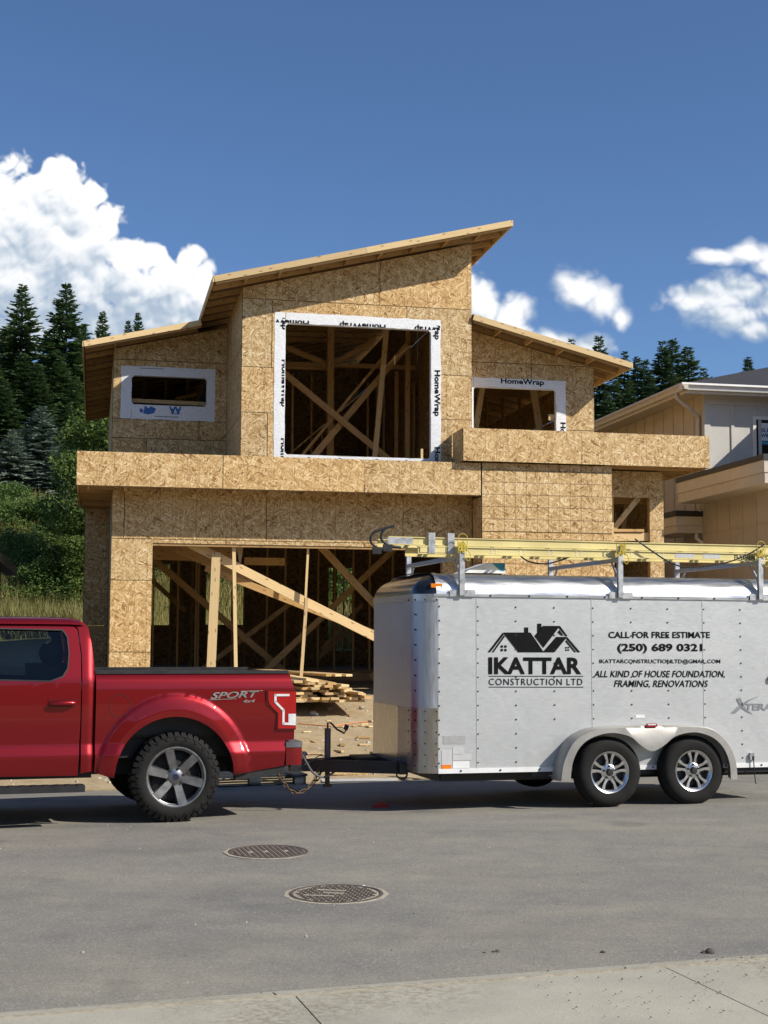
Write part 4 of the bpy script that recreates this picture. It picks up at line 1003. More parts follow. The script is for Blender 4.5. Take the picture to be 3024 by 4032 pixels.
for x in (0, -3.66):
    for y0, y1 in ((.06, .42), (TWID-.42, TWID-.06)):
        b = B(); ar = arc_pts(x, .42, .60, 0, 180, 20); V = [(px, y, pz) for px, pz in ar for y in (y0, y1)]
        b.add(V, [(2*i, 2*i+1, 2*i+3, 2*i+2) for i in range(20)]); q = len(b.v)
        yb = y1 if y0 < 1 else y0
        b.add([(px, yb, pz) for px, pz in ar], [tuple(range(21))]); b.build('wheel_well', DARK, truck)
b = B(); b.cyl((1.20, 1.01, .435), (1.50, 1.01, .435), .026); b.box(1.22, 1.56, .98, 1.04, .40, .46); b.cyl((1.52, 1.01, .46), (1.52, 1.01, .50), .018); b.blob((1.52, 1.01, .525), (.027, .027, .027), 1, 2); b.build('tow_hitch', GALV, truck)

def truck_wheel(x, near):
    w = bpy.data.objects.new('wheel', None); COL.objects.link(w); w.parent = truck
    w.location = (x, 0.0 if near else TWID, .415); w.rotation_euler = (0, 0, 0 if near else math.pi)
    b = B(); rt = .403
    b.lathe([(.262, .03), (.285, .012), (.335, .0), (.372, .008), (.392, .022), (rt, .045), (rt, .235), (.392, .262), (.35, .28), (.28, .27), (.262, .25)], (0, 0, 0), 56)
    for k in range(40):
        a = 2*math.pi*k/40; L = .055 if k % 2 else .038
        for s in (0, 1):
            c, sn = math.cos(a+s*.08), math.sin(a+s*.08)
            P_ = lambda r, tt, y: (r*c-tt*sn, y if s == 0 else .28-y, r*sn+tt*c)
            hw_ = .021
            V = [P_(r, t, y) for r, y in ((.375, .002), (.415, .022), (.415, .022+L+.05), (rt-.005, .022+L+.05)) for t in (-hw_, hw_)]
            b.add(V, [(0, 1, 3, 2), (2, 3, 5, 4), (4, 5, 7, 6), (0, 2, 4, 6), (1, 7, 5, 3)])
    for k in range(34):   # centre blocks
        a = 2*math.pi*k/34+.04
        for yy in (.115, .165):
            c, sn = math.cos(a+(yy-.1)), math.sin(a+(yy-.1))
            V = [(r*c-t*sn, y, r*sn+t*c) for r in (rt-.004, .415) for y in (yy-.018, yy+.018) for t in (-.022, .022)]
            b.add(V, [(4, 5, 7, 6), (0, 1, 5, 4), (2, 6, 7, 3), (0, 4, 6, 2), (1, 3, 7, 5)])
    for k in range(24):   # raised chevrons on the shoulder of the sidewall
        a = 2*math.pi*k/24
        for s in (-1, 1):
            p0 = (.345*math.cos(a), -.001, .345*math.sin(a)); p1 = (.376*math.cos(a+s*.06), .008, .376*math.sin(a+s*.06)); b.bar(p0, p1, .010, .008, (0, 1, 0))
    b.build('tyre', RUBBER, w, smooth=30)
    b = B(); b.lathe([(.255, .035), (.262, .02), (.280, .016), (.283, .024), (.276, .034), (.25, .045), (.24, .10), (.236, .24)], (0, 0, 0), 48); rim = b.build('rim', DARKRIM, w, smooth=40)
    b = B(); b.lathe([(.262, .018), (.272, .0135), (.281, .0155), (.281, .019)], (0, 0, 0), 48); b.build('rim_lip', RIMGREY, rim, smooth=40)
    b = B(); b.lathe([(.0, .09), (.10, .09), (.2, .10), (.236, .12)], (0, 0, 0), 32); b.build('brake_disc', DARK, w, smooth=40)
    for k in range(6):
        a = R_(105-60*k); c, sn = math.cos(a), math.sin(a)
        def P2(r, t, y): return (r*c-t*sn, y, r*sn+t*c)
        b = B(); V = [P2(.065, -.034, .045), P2(.065, .034, .045), P2(.262, .040, .022), P2(.262, -.040, .022), P2(.065, -.042, .075), P2(.065, .042, .075), P2(.262, .052, .07), P2(.262, -.052, .07)]
        b.add(V, [(0, 1, 2, 3), (0, 4, 5, 1), (1, 5, 6, 2), (2, 6, 7, 3), (3, 7, 4, 0)]); b.build('spoke', RIMGREY, rim)
        a += R_(30); b = B(); b.cyl((.078*math.cos(a), .03, .078*math.sin(a)), (.078*math.cos(a), .06, .078*math.sin(a)), .012, n=8); b.build('wheel_nut', BLACKSTEEL, rim)
    b = B(); b.lathe([(.0, .036), (.05, .036), (.06, .042), (.092, .046), (.092, .08)], (0, 0, 0), 32); hub = b.build('hub', DARKRIM, rim, smooth=40)
    b = B(); b.cyl((0, .0345, 0), (0, .04, 0), .030, n=24); cap = b.build('hub_cap', simple_blue, rim)
    return w
simple_blue = simple('navy_emblem', (.012, .018, .05), 0.4, coat=.2)
for x in (0.02, -3.66):
    for near in (True, False): truck_wheel(x, near)
# ------------------------------------------------------------------ cargo trailer
LO_ = Vector((2.257, 14.30, 0)); LO_.z = road_z(*street(LO_.x, LO_.y))+.004
trl = thing('cargo_trailer', 'silver enclosed tandem axle cargo trailer with black lettering', 'trailer', LO_, TRLYAW)
BS, BF, XF, XC, XR_ = .18, 2.04, -1.95, -1.73, 2.04     # near side, far side, nose front, start of the corner, rear
Z0_, Z1_ = .362, 2.09
def tl(px, py, yl=BS): return plane_local(LO_, TRLYAW, px, py, yl)
seam = [XC, -1.33, -.10, 1.14, XR_]
for y0, y1, nm in ((BS, BS+.012, 1), (BF-.012, BF, 2)):
    for a, c in zip(seam, seam[1:]):
        b = B(); b.box(a+.0015, c-.0015, y0, y1, Z0_+.03, Z1_-.01); p = b.build('side_panel', SKIN, trl)
    for x in seam[1:-1]:
        b = B(); yy = y0-.003 if nm == 1 else y1; b.box(x-.006, x+.006, yy, yy+.003, Z0_+.03, Z1_-.01); b.build('seam_strip', SKIN, trl)
b = B(); b.box(XC, XR_, BS+.05, BF-.05, Z0_+.02, Z0_+.06); b.box(XR_-.03, XR_, BS+.012, BF-.012, Z0_, Z1_+.1); b.build('rear_wall', SKIN, trl)
for y in (BS-.012, BF):
    b = B(); b.box(XC, XR_, y, y+.012, Z0_-.012, Z0_+.032); b.build('bottom_rail', WHITE, trl)
    b = B(); b.box(XC-.05, XR_, y, y+.014, Z1_-.012, Z1_+.014); b.build('top_rail', ROOFAL, trl)
R1 = XC-XF
path = [(XC, BS)]+[(XC-R1*math.sin(R_(t)), BS+R1*(1-math.cos(R_(t)))) for t in range(8, 91, 8)]+[(XF, BS+R1)]
path += [(XF, 1.1)]+[(x, BF+BS-y) for x, y in path[::-1]]
def off_path(o):
    n = len(path); out = []
    for i, (x, y) in enumerate(path):
        a, c = path[max(i-1, 0)], path[min(i+1, n-1)]; dx, dy = c[0]-a[0], c[1]-a[1]; L = math.hypot(dx, dy)
        nx, ny = dy/L, -dx/L
        if (x-(-1.0))*nx+(y-1.1)*ny < 0: nx, ny = -nx, -ny
        out.append((x+nx*o, y+ny*o))
    return out
def path_band(name, m, z0, z1, o0, o1=None, smooth=50, seg=None):
    b = B(); P0, P1 = off_path(o0), off_path(o1 if o1 is not None else o0); n = len(P0)
    V = [(x, y, z0) for x, y in P0]+[(x, y, z1) for x, y in P1]; b.add(V, [(i, i+1, n+i+1, n+i) for i in range(n-1)]); return b.build(name, m, trl, smooth=smooth)
path_band('nose_panel', NOSE, Z0_, Z1_, 0)
path_band('cap_trim', ROOFAL, Z1_-.055, Z1_+.012, .006)
g = path_band('stone_guard', DIAMOND, Z0_-.01, .982, .005)
# raised lozenges of the tread plate
P5 = off_path(.006); cum = [0]
for a, c in zip(P5, P5[1:]): cum.append(cum[-1]+math.dist(a, c))
def on_path(s):
    for i in range(len(P5)-1):
        if s <= cum[i+1]:
            t = (s-cum[i])/(cum[i+1]-cum[i]); a, c = P5[i], P5[i+1]; return Vector((a[0]+(c[0]-a[0])*t, a[1]+(c[1]-a[1])*t, 0)), Vector((c[0]-a[0], c[1]-a[1], 0)).normalized()
    return Vector((*P5[-1], 0)), Vector((1, 0, 0))
b = B()
for j in range(26):
    for i in range(24):
        s = .012+i*.034+(.0 if j % 2 else .017); 
        if s > .8: continue
        p, d = on_path(s); p.z = Z0_+.02+j*.0235; sg = 1 if (i+j) % 2 else -1
        e = (d*sg+Vector((0, 0, 1))).normalized()*.011; b.bar(p-e, p+e, .006, .004, d.cross(Vector((0, 0, 1))))
b.build('tread_lozenges', DIAMOND, g)['kind'] = 'stuff'
# roof
sec = [(BS+.24*(1-math.cos(R_(t))), Z1_+.225*math.sin(R_(t))) for t in range(0, 91, 9)]
sec += [(BS+.24+.30, Z1_+.240), (1.11, Z1_+.248)]; sec += [(BF+BS-y, z) for y, z in sec[-2::-1]]
b = B(); n = len(sec); xs = (XC+.03, XR_); b.add([(x, y, z) for x in xs for y, z in sec], [(i, i+1, n+i+1, n+i) for i in range(n-1)]); b.build('roof', ROOFAL, trl, smooth=40)
b = B(); b.add([(x, y, z) for x in (XC-.02, XC+.032) for y, z in [(y+(-.004 if y < 1.1 else .004), z+.006) for y, z in sec]], [(i, i+1, n+i+1, n+i) for i in range(n-1)]); b.build('roof_bow_trim', ROOFAL, trl, smooth=40)
b = B(); pp = [(XC+.0, BS)]+path[1:-1]+[(XC+.0, BF)]; n = len(pp); V = []
for k in range(11):
    th = R_(9*k)
    for x, y in pp:
        xi = -1.62+.0; yi = min(max(y, BS+.30), BF-.30); xi = xi if x < XC+.001 else x
        V.append((xi+(x-xi)*math.cos(th), yi+(y-yi)*math.cos(th), Z1_+.228*math.sin(th)))
b.add(V, [(k*n+i, k*n+i+1, (k+1)*n+i+1, (k+1)*n+i) for k in range(10) for i in range(n-1)]); b.build('front_cap', CAPBLK, trl, smooth=60)
b = B(); b.prism([(-1.80, 2.165), (-1.685, 2.16), (-1.685, 2.205), (-1.80, 2.205)], 'y', .192, .30); b.build('marker_lamp', AMBER, trl)
# screws along the panels
b = B(); b2 = B()
for x in (-1.72, -1.32, -.92, -.51, -.09, .33, .74, 1.15, 1.57):
    for k in range(12):
        z = .45+k*.139
        if z < .82 and -.55 < x < 1.45: continue
        b.cyl((x, BS-.006, z), (x, BS+.002, z), .0085, .0085, 6)
for x in np.arange(-1.6, 2.0, .41): b.cyl((x, BS-.018, Z1_+.002), (x, BS-.008, Z1_+.002), .011, n=6); b.cyl((x+.1, BS-.018, Z0_+.012), (x+.1, BS-.008, Z0_+.012), .010, n=6)
for s in (.02, .13, .25, .40):
    p, d = on_path(s); q = d.cross(Vector((0, 0, 1)))
    for z in (.42, .53, .64, .75, .86, .95): b.cyl(Vector((p.x, p.y, z))-q*.006, Vector((p.x, p.y, z))+q*.006, .008, n=6)
    for z in (2.045, 1.9, 1.75, 1.6, 1.45, 1.3, 1.15): 
        if s in (.25,) or z > 2: b.cyl(Vector((p.x, p.y, z))-q*.008, Vector((p.x, p.y, z))+q*.008, .008, n=6)
b.build('screw_heads', BLACKSTEEL, trl)['kind'] = 'stuff'
# lettering
def kz(x, y): return 1900+x*.6028, 2380+y*.6028
def line_text(txt, x0, x1, yt, yb, bold=0.0, shear=0.0, m=INK, space=1.0, conv=kz):
    a = tl(*conv(x0, yb)); c = tl(*conv(x1, yb)); d = tl(*conv((x0+x1)/2, yt)); e = tl(*conv((x0+x1)/2, yb))
    v, f = text_mesh(txt, width=c[0]-a[0], height=d[1]-e[1], bold=bold, shear=shear, space=space)
    return lay('lettering', (v, f), m, trl, (a[0], BS-.0045, a[1]), (1, 0, (c[1]-a[1])/(c[0]-a[0])), (0, 0, 1))
line_text('IKATTAR', 38, 645, 345, 455, bold=.035); line_text('CONSTRUCTION LTD', 40, 652, 484, 527, bold=.0, space=1.15)
line_text('CALL FOR FREE ESTIMATE', 822, 1485, 178, 220, bold=.022); line_text('(250) 689 0321', 880, 1435, 255, 320, bold=.032)
line_text('IKATTARCONSTRUCTIONLTD@GMAIL.COM', 763, 1553, 357, 391, bold=.013); line_text('ALL KIND OF HOUSE FOUNDATION,', 727, 1582, 432, 483, bold=.013, shear=.22); line_text('FRAMING, RENOVATIONS', 858, 1473, 495, 547, bold=.013, shear=.22)
LOGO = [[(33, 312), (50, 312), (139, 196), (131, 184)], [(60, 312), (72, 312), (146, 209), (139, 201)],
        [(133, 183), (270, 183), (270, 183), (312, 183), (393, 302), (397, 306), (401, 302), (480, 212), (552, 212), (470, 312), (232, 312), (143, 197)],
        [(272, 183), (272, 150), (298, 150), (298, 183)], [(338, 206), (357, 184), (392, 140), (505, 140), (450, 214), (397, 283)], [(357, 190), (357, 125), (384, 125), (384, 160)],
        [(505, 140), (555, 207), (541, 207), (497, 152)], [(489, 183), (501, 166), (528, 203), (515, 203)], [(552, 212), (638, 312), (620, 312), (546, 224)], [(546, 233), (611, 312), (600, 312), (540, 240)],
        [(40, 466), (658, 467), (658, 471), (40, 470)], [(40, 537), (659, 538), (659, 542), (40, 541)]]
for x, y, s in ((118, 267, 15), (142, 267, 15), (118, 290, 15), (142, 290, 15), (540, 277, 10), (555, 277, 10), (540, 293, 10), (555, 293, 10)): LOGO.append([(x, y), (x+s, y), (x+s, y+s), (x, y+s)])
poly_lay('house_emblem', [[tl(*kz(*q)) for q in p] for p in LOGO], INK, trl, (0, BS-.0045, 0), (1, 0, 0), (0, 0, 1))
kx = lambda x, y: (2500+x*.3159, 2600+y*.3159)
line_text('TERA', 1375, 1708, 540, 622, bold=.03, shear=.1, m=GREYINK, conv=kx)
poly_lay('badge_stroke', [[tl(*kx(*q)) for q in p] for p in ([(1260, 478), (1298, 470), (1320, 476), (1350, 560), (1405, 622), (1475, 675), (1390, 640), (1318, 590)], [(1195, 658), (1255, 658), (1352, 565), (1430, 500), (1560, 440), (1400, 500), (1335, 540), (1280, 575)])], GREYINK, trl, (0, BS-.005, 0), (1, 0, 0), (0, 0, 1))
for x0, x1, z0, z1, m in ((-1.665, -1.565, .36, .56, PAPER), (-1.665, -1.565, .345+.03, .42, AMBER), (-1.55, -1.44, .52, .59, PAPER), (-1.55, -1.36, .46, .515, PAPER), (-1.55, -1.38, .385, .45, WHITE), (-1.65, -1.42, .62, .70, GREYPLATE := simple('grey_sticker', (.36, .365, .36), .6)), (.40, .50, .855, .885, WHITE)):
    x0 -= .03; x1 -= .03; z0 += .015; z1 += .015; b = B(); b.box(x0, x1, BS-.003-(.0015 if m is AMBER else 0), BS+.001, z0, z1); b.build('sticker', m, trl)
b = B(); b.prism([(1.90, 1.235), (2.02, 1.235), (2.03, 1.255), (2.03, 1.29), (2.02, 1.30), (1.90, 1.30), (1.885, 1.285), (1.885, 1.25)], 'y', BS-.03, BS); b.build('marker_lamp', REDLENS, trl)
# fender, wheels, running gear
def fender(par, y_out, y_in):
    outer = catmull([(-.535, .26), (-.50, .45), (-.39, .645), (-.24, .735), (-.06, .775), (.47, .79), (1.02, .775), (1.20, .715), (1.33, .58), (1.40, .42), (1.415, .24)], 5)
    inner = catmull([(-.42, .26), (-.40, .43), (-.325, .58), (-.20, .675), (.01, .725), (.22, .685), (.33, .60), (.46, .535), (.60, .60), (.72, .685), (.93, .72), (1.13, .665), (1.255, .55), (1.315, .40), (1.325, .24)], 4)
    def res(P, n):
        L = [0]
        for a, c in zip(P, P[1:]): L.append(L[-1]+(c-a).length)
        out = []; j = 0
        for k in range(n):
            s = L[-1]*k/(n-1)
            while j < len(P)-2 and L[j+1] < s: j += 1
            t = (s-L[j])/max(1e-9, L[j+1]-L[j]); out.append(P[j].lerp(P[j+1], min(1, t)))
        return out
    outer = [p+Vector((-.015, .013, 0)) for p in outer]; inner = [p+Vector((-.015, .013, 0)) for p in inner]; n = 64; xo = res(outer, n); sg = 1 if y_in > y_out else -1
    # inner points matched by x so that the skirt stays tidy
    ii = res(inner, n); b = B(); V = []
    for p in xo: V.append((p.x, y_in, p.y))
    for p in xo: V.append((p.x, y_out+sg*.03, p.y))
    for p, q in zip(xo, ii): r = p.lerp(q, .16); V.append((r.x, y_out+sg*.004, r.y))
    for p in ii: V.append((p.x, y_out, p.y))
    for p in ii: V.append((p.x, y_out+sg*.02, p.y))
    b.add(V, [(k*n+i, k*n+i+1, (k+1)*n+i+1, (k+1)*n+i) for k in range(4) for i in range(n-1)]); return b.build('fender', FENDER, par, smooth=50)
fn = fender(trl, -.045, BS); fender(trl, BF+.045+.18, BF)
b = B(); b.prism([(.36, .788), (.40, .788), (.405, .80), (.36, .80)], 'y', -.02, .03); b.build('lamp_bracket', BLACK, fn)
b = B(); b.prism([(.385, .79), (.50, .792), (.505, .81), (.49, .825), (.41, .825), (.39, .81)], 'y', -.045, .0); b.build('fender_lamp', REDLENS, fn)
b = B(); b.box(.40, .485, -.048, -.043, .808, .82); b.build('reflector', CLEARLENS, fn)
def trailer_wheel(x, y, flip):
    w = bpy.data.objects.new('wheel', None); COL.objects.link(w); w.parent = trl; w.location = (x, y, .345); w.rotation_euler = (0, R_(random.uniform(0, 70)) if flip else 0, math.pi if flip else 0)
    b = B(); b.lathe([(.198, .03), (.215, .010), (.262, 0), (.30, .006), (.326, .022), (.338, .038), (.345, .055), (.345, .155), (.338, .172), (.30, .196), (.215, .19), (.198, .17)], (0, 0, 0), 56)
    for k in range(80):
        a = 2*math.pi*k/80; c, sn = math.cos(a), math.sin(a)
        V = [(r*c-t*sn, yy, r*sn+t*c) for r, yy in ((.318, .018), (.349, .056), (.347, .075)) for t in (-.006, .006)]; b.add(V, [(0, 1, 3, 2), (2, 3, 5, 4), (0, 2, 4), (1, 5, 3)])
    b.build('tyre', RUBBER, w, smooth=35)
    b = B(); b.lathe([(.175, .045), (.192, .018), (.206, .012), (.21, .02), (.20, .034), (.185, .06), (.18, .17)], (0, 0, 0), 40); rim = b.build('rim', RIMAL, w, smooth=40)
    b = B(); b.lathe([(0, .085), (.12, .085), (.18, .10)], (0, 0, 0), 24); b.build('brake_drum', BLACKSTEEL, w)
    for k in range(5):
        a = R_(90-72*k)
        for s in (-1, 1):
            c, sn = math.cos(a), math.sin(a)
            def P2(r, t, yy): return (r*c-t*sn, yy, r*sn+t*c)
            V = [P2(.05, s*.006, .035), P2(.05, s*.036, .035), P2(.12, s*.036, .03), P2(.195, s*.070, .026), P2(.195, s*.030, .026), P2(.12, s*.012, .03)]
            V += [(p[0], p[1]+.035, p[2]) for p in V]; b = B(); b.add(V, [tuple(range(6)), *[(i, (i+1) % 6, (i+1) % 6+6, i+6) for i in range(6)]]); b.build('spoke', RIMAL, rim)
        c, sn = math.cos(a+.05), math.sin(a+.05)
        b = B(); b.cyl((.062*c, .01, .062*sn), (.062*c, .04, .062*sn), .011, n=8); b.build('wheel_nut', BLACKSTEEL, rim)
    b = B(); b.lathe([(.0, .028), (.055, .028), (.075, .034), (.085, .045)], (0, 0, 0), 28); b.build('hub', RIMAL, rim, smooth=40)
    b = B(); b.lathe([(.0, .0), (.028, .002), (.036, .012), (.038, .03)], (0, 0, 0), 20); b.build('hub_cap', BLACK, rim, smooth=40); return w
for x in (.01, .93): trailer_wheel(x, 0, False); trailer_wheel(x, BF+.18, True)
b = B()
for y in (.42, 1.72): b.box(XC+.1, XR_, y, y+.06, .25, .345)
for x in (.01, .93): b.cyl((x, .15, .345), (x, BF+.05, .345), .035); b.box(x-.3, x+.3, .40, .46, .30, .335)
b.box(XC, XC+.05, .3, 1.9, .27, .345); b.box(XR_-.08, XR_, .2, 2.0, .27, .345); b.box(-.75, XR_, .2, .24, .30, .36); b.build('chassis', BLACKSTEEL, trl)
# tongue, coupler, jack, chains, cable
YC = 1.11
b = B()
for s in (-1, 1): b.bar((-2.80, YC+s*.05, .375), (-1.965, YC+s*.50, .375), .06, .12, (0, 0, 1))
b.box(-3.02, -2.62, YC-.07, YC+.07, .318, .435); b.box(-2.03, -1.96, .50, 1.72, .318, .435); b.box(-2.35, -2.15, YC-.2, YC+.2, .435, .46); b.build('drawbar', BLACKSTEEL, trl)
b = B(); b.box(-3.16, -2.95, YC-.045, YC+.045, .42, .475); b.blob((-3.12, YC, .455), (.06, .05, .045), 4, 2); b.bar((-3.08, YC, .485), (-2.93, YC, .53), .03, .015, (0, 0, 1)); b.build('coupler', BLACKSTEEL, trl, smooth=30)
JX = tl(1288, 2950, YC)[0]
b = B(); b.cyl((JX, YC-.02, .43), (JX, YC-.02, .745), .032, n=14); jk = b.build('jack', GREYPL, trl, smooth=40)
b = B(); b.cyl((JX, YC-.02, .17), (JX, YC-.02, .43), .025, n=12); b.cyl((JX, YC-.02, .155), (JX, YC-.02, .18), .045, n=12); b.build('jack_foot', RUST, jk, smooth=40)
b = B(); b.tube([(JX, YC-.02, .745), (JX+.0, YC-.02, .80), (JX+.03, YC-.03, .80), (JX+.09, YC-.05, .735), (JX+.165, YC-.06, .695), (JX+.185, YC-.06, .74)], .010, 8); b.cyl((JX+.175, YC-.06, .73), (JX+.195, YC-.06, .78), .024, n=10); b.build('jack_crank', BLACK, jk, smooth=40)
def link_mesh():
    b = B(); pts = []
    for i in range(13):
        t = 2*math.pi*i/12; pts.append((.024*math.cos(t)+(.011 if math.cos(t) > 0 else -.011), .014*math.sin(t), 0))
    b.tube(pts, .0055, 6); o = b.build('chain_link', RUST, None, smooth=50); me = o.data; bpy.data.objects.remove(o); return me
LM = link_mesh()
def chain(P, par, n):
    P = catmull(P, 16); L = [0]
    for a, c in zip(P, P[1:]): L.append(L[-1]+(c-a).length)
    n = int(L[-1]/.050); c0 = bpy.data.objects.new('safety_chain', None); COL.objects.link(c0); c0.parent = par
    for k in range(n+1):
        s = L[-1]*k/n; j = max(i for i in range(len(L)-1) if L[i] <= s+1e-9); t = (s-L[j])/(L[j+1]-L[j]); p = P[j].lerp(P[j+1], t); d = (P[j+1]-P[j]).normalized()
        o = link('chain_link', LM, c0); q = d.to_track_quat('X', 'Z'); o.matrix_local = Matrix.Translation(p) @ q.to_matrix().to_4x4() @ Matrix.Rotation(R_(90*(k % 2)+random.uniform(-12, 12)), 4, 'X')
def tp(px, py, yl): x, z = tl(px, py, yl); return (x, yl, z)
chain([tp(1092, 3040, .85), tp(1110, 3075, .85), tp(1165, 3122, .85), tp(1225, 3090, .9), tp(1255, 3030, .98)], trl, 20)
chain([tp(1097, 3042, 1.3), tp(1120, 3085, 1.3), tp(1180, 3118, 1.3), tp(1240, 3080, 1.3), tp(1268, 3030, 1.25)], trl, 20)
b = B(); b.tube(catmull([tp(1190, 2972, .8), tp(1205, 3000, .82), tp(1235, 3045, .85), tp(1275, 3060, .9), tp(1315, 3040, .95), tp(1325, 3020, 1.0)], 6), .011, 8); b.build('wiring_cable', GREYPL, trl, smooth=60)
b = B(); b.tube(catmull([tp(1200, 3010, 1.0), tp(1230, 2995, 1.0), tp(1260, 2975, 1.0), tp(1300, 2985, 1.05)], 6), .005, 6); b.build('breakaway_cable', GREYPL, trl, smooth=60)
b = B(); b.tube(catmull([tp(1562, 3030, .55), tp(1563, 3055, .55), tp(1580, 3066, .55), tp(1600, 3058, .55), tp(1604, 3035, .55)], 5), .009, 8); b.bar(tp(1555, 3035, .55), tp(1605, 3037, .55), .02, .02); b.build('tie_ring', BLACK, trl, smooth=50)
b = B(); b.prism([(1.645, .43), (1.69, .42), (1.70, .46), (1.685, .50), (1.65, .50), (1.64, .465)], 'y', BS-.03, BS); b.build('latch_box', GALV, trl); b = B(); b.tube([(1.675, BS-.035, .47), (1.68, BS-.04, .3), (1.69, BS-.045, .19), (1.70, BS-.05, .19)], .0055, 6); b.build('latch_cable', BLACK, trl)
# roof vent
VX = tl(1900, 2250, .9); 
b = B(); b.prism([(VX[0]-.26, 2.345), (VX[0]+.20, 2.345), (VX[0]+.20, 2.455), (VX[0]+.03, 2.455), (VX[0]-.20, 2.375)], 'y', .75, 1.15); vt = b.build('roof_vent', WHITE, trl); b = B(); b.box(VX[0]-.17, VX[0]+.17, .79, 1.11, 2.30, 2.345); b.build('vent_collar', DARK, vt)
poly_lay('sticker', [[(.05, .10), (.19, .10), (.19, .02), (.15, .02)]], simple('teal_print', (.05, .30, .40), .5), vt, (VX[0], .748, 2.35), (1, 0, 0), (0, 0, 1))
# ladder rack: three bows
ROOFZ = Z1_
for x in (-1.495, .205, 1.80):
    w = bpy.data.objects.new('ladder_rack', None); COL.objects.link(w); w.parent = trl
    b = B(); b.box(x-.026, x+.026, BS-.045, BS-.002, ROOFZ-.0, 2.615); b.build('post', GALV, w)
    b = B(); b.box(x-.026, x+.026, BF+.002, BF+.045, ROOFZ, 2.615); b.build('post', GALV, w)
    b = B(); b.box(x-.024, x+.024, BS-.002, BF+.002, 2.455, 2.495); b.build('crossbar', GALV, w)
    for y, y2 in ((BS, BS+.18), (BF, BF-.18)):
        b = B(); b.bar((x, y, 2.27), (x, y2, 2.455), .03, .012, (1, 0, 0)); b.build('gusset', GALV, w)
        b = B(); yo = y-.022 if y < 1 else y+.008; b.box(x-.12, x-.027, yo, yo+.014, ROOFZ-.01, ROOFZ+.055); b.box(x+.027, x+.14, yo, yo+.014, ROOFZ-.01, ROOFZ+.055); b.build('foot_plate', GALV, w)

# ------------------------------------------------------------------ extension ladder on the rack
lad = thing('extension_ladder', 'long yellow fibreglass extension ladder lying on the trailer roof rack', 'ladder', LO_, TRLYAW)
YA, YB_ = BS+.035, BS+.47
def rail(y, z0, z1, x0, x1, out):
    b = B(); w = .034; s = -1 if out else 1
    yb = y if out else y+w
    b.box(x0, x1, y if out else y+w-.006, (y+.006) if out else y+w, z0, z1)
    b.box(x0, x1, y-.012 if out else y, y+w if out else y+w+.012, z1-.007, z1+.002); b.box(x0, x1, y-.012 if out else y, y+w if out else y+w+.012, z0-.002, z0+.007); return b.build('rail', YELLOW, lad)
ZA = (2.497, 2.572); ZF = (2.585, 2.662)
for y, o in ((YA, True), (YB_, False)):
    rail(y, *ZA, -1.93, 3.9, o); rail(y+(.018 if o else -.018), *ZF, -2.23, 3.6, o)
for k in range(19):
    x = -1.75+k*.305
    b = B(); b.cyl((x, YA+.006, 2.535), (x, YB_+.03, 2.535), .017, n=10); b.build('rung', GALV, lad)
    b = B(); b.cyl((x-.15, YA+.03, 2.623), (x-.15, YB_+.01, 2.623), .017, n=10); b.build('rung', GALV, lad)
b = B()
for k in range(19):
    for dx in (-.025, .025):
        for dz in (.022, .052): b.cyl((-1.75+k*.305+dx, YA-.004, 2.497+dz), (-1.75+k*.305+dx, YA+.002, 2.497+dz), .006, n=6)
b.build('rivet_heads', WHITE, lad)['kind'] = 'stuff'
b = B(); b.box(-2.24, -1.98, YA+.006, YA+.012, 2.592, 2.655); b.build('end_plate', GALV, lad)
for x in (-1.79, -1.59):
    b = B(); b.box(x-.035, x+.035, YA-.018, YA-.010, 2.505, 2.70); b.box(x-.035, x+.035, YA-.018, YA+.05, 2.70, 2.708); b.build('rail_bracket', GALV, lad)
b = B(); b.box(-1.91, -1.50, YA-.009, YA-.003, 2.512, 2.565); b.build('splice_plate', YELLOW, lad)
for y in (YA+.02, YB_):
    b = B(); b.tube(catmull([(-2.10, y, 2.555), (-2.22, y, 2.575), (-2.30, y, 2.64), (-2.27, y, 2.73), (-2.17, y, 2.77)], 5), .014, 8); b.build('ladder_hook', BLACK, lad, smooth=60)
    b = B(); b.box(-2.28, -2.19, y-.015, y+.02, 2.515, 2.585); b.build('end_cap', BLACK, lad)
r7 = lambda x, y: (1400+x*.979, 2000+y*.979)
def lad_xy(x, y): return plane_local(LO_, TRLYAW, *r7(x, y), YA)
a = lad_xy(1523, 183); c = lad_xy(1665, 184); v, f = text_mesh('FEATHERLITE 37', width=c[0]-a[0], height=.045, bold=.015); lay('lettering', (v, f), INK, lad, (a[0], YA-.001, 2.508), (1, 0, 0), (0, 0, 1))
for x0, x1 in ((1285, 1362), (1397, 1467)):
    a = lad_xy(x0, 185); c = lad_xy(x1, 185); b = B(); b.box(a[0], c[0], YA-.002, YA+.001, 2.512, 2.56); b.build('sticker', PAPER, lad)
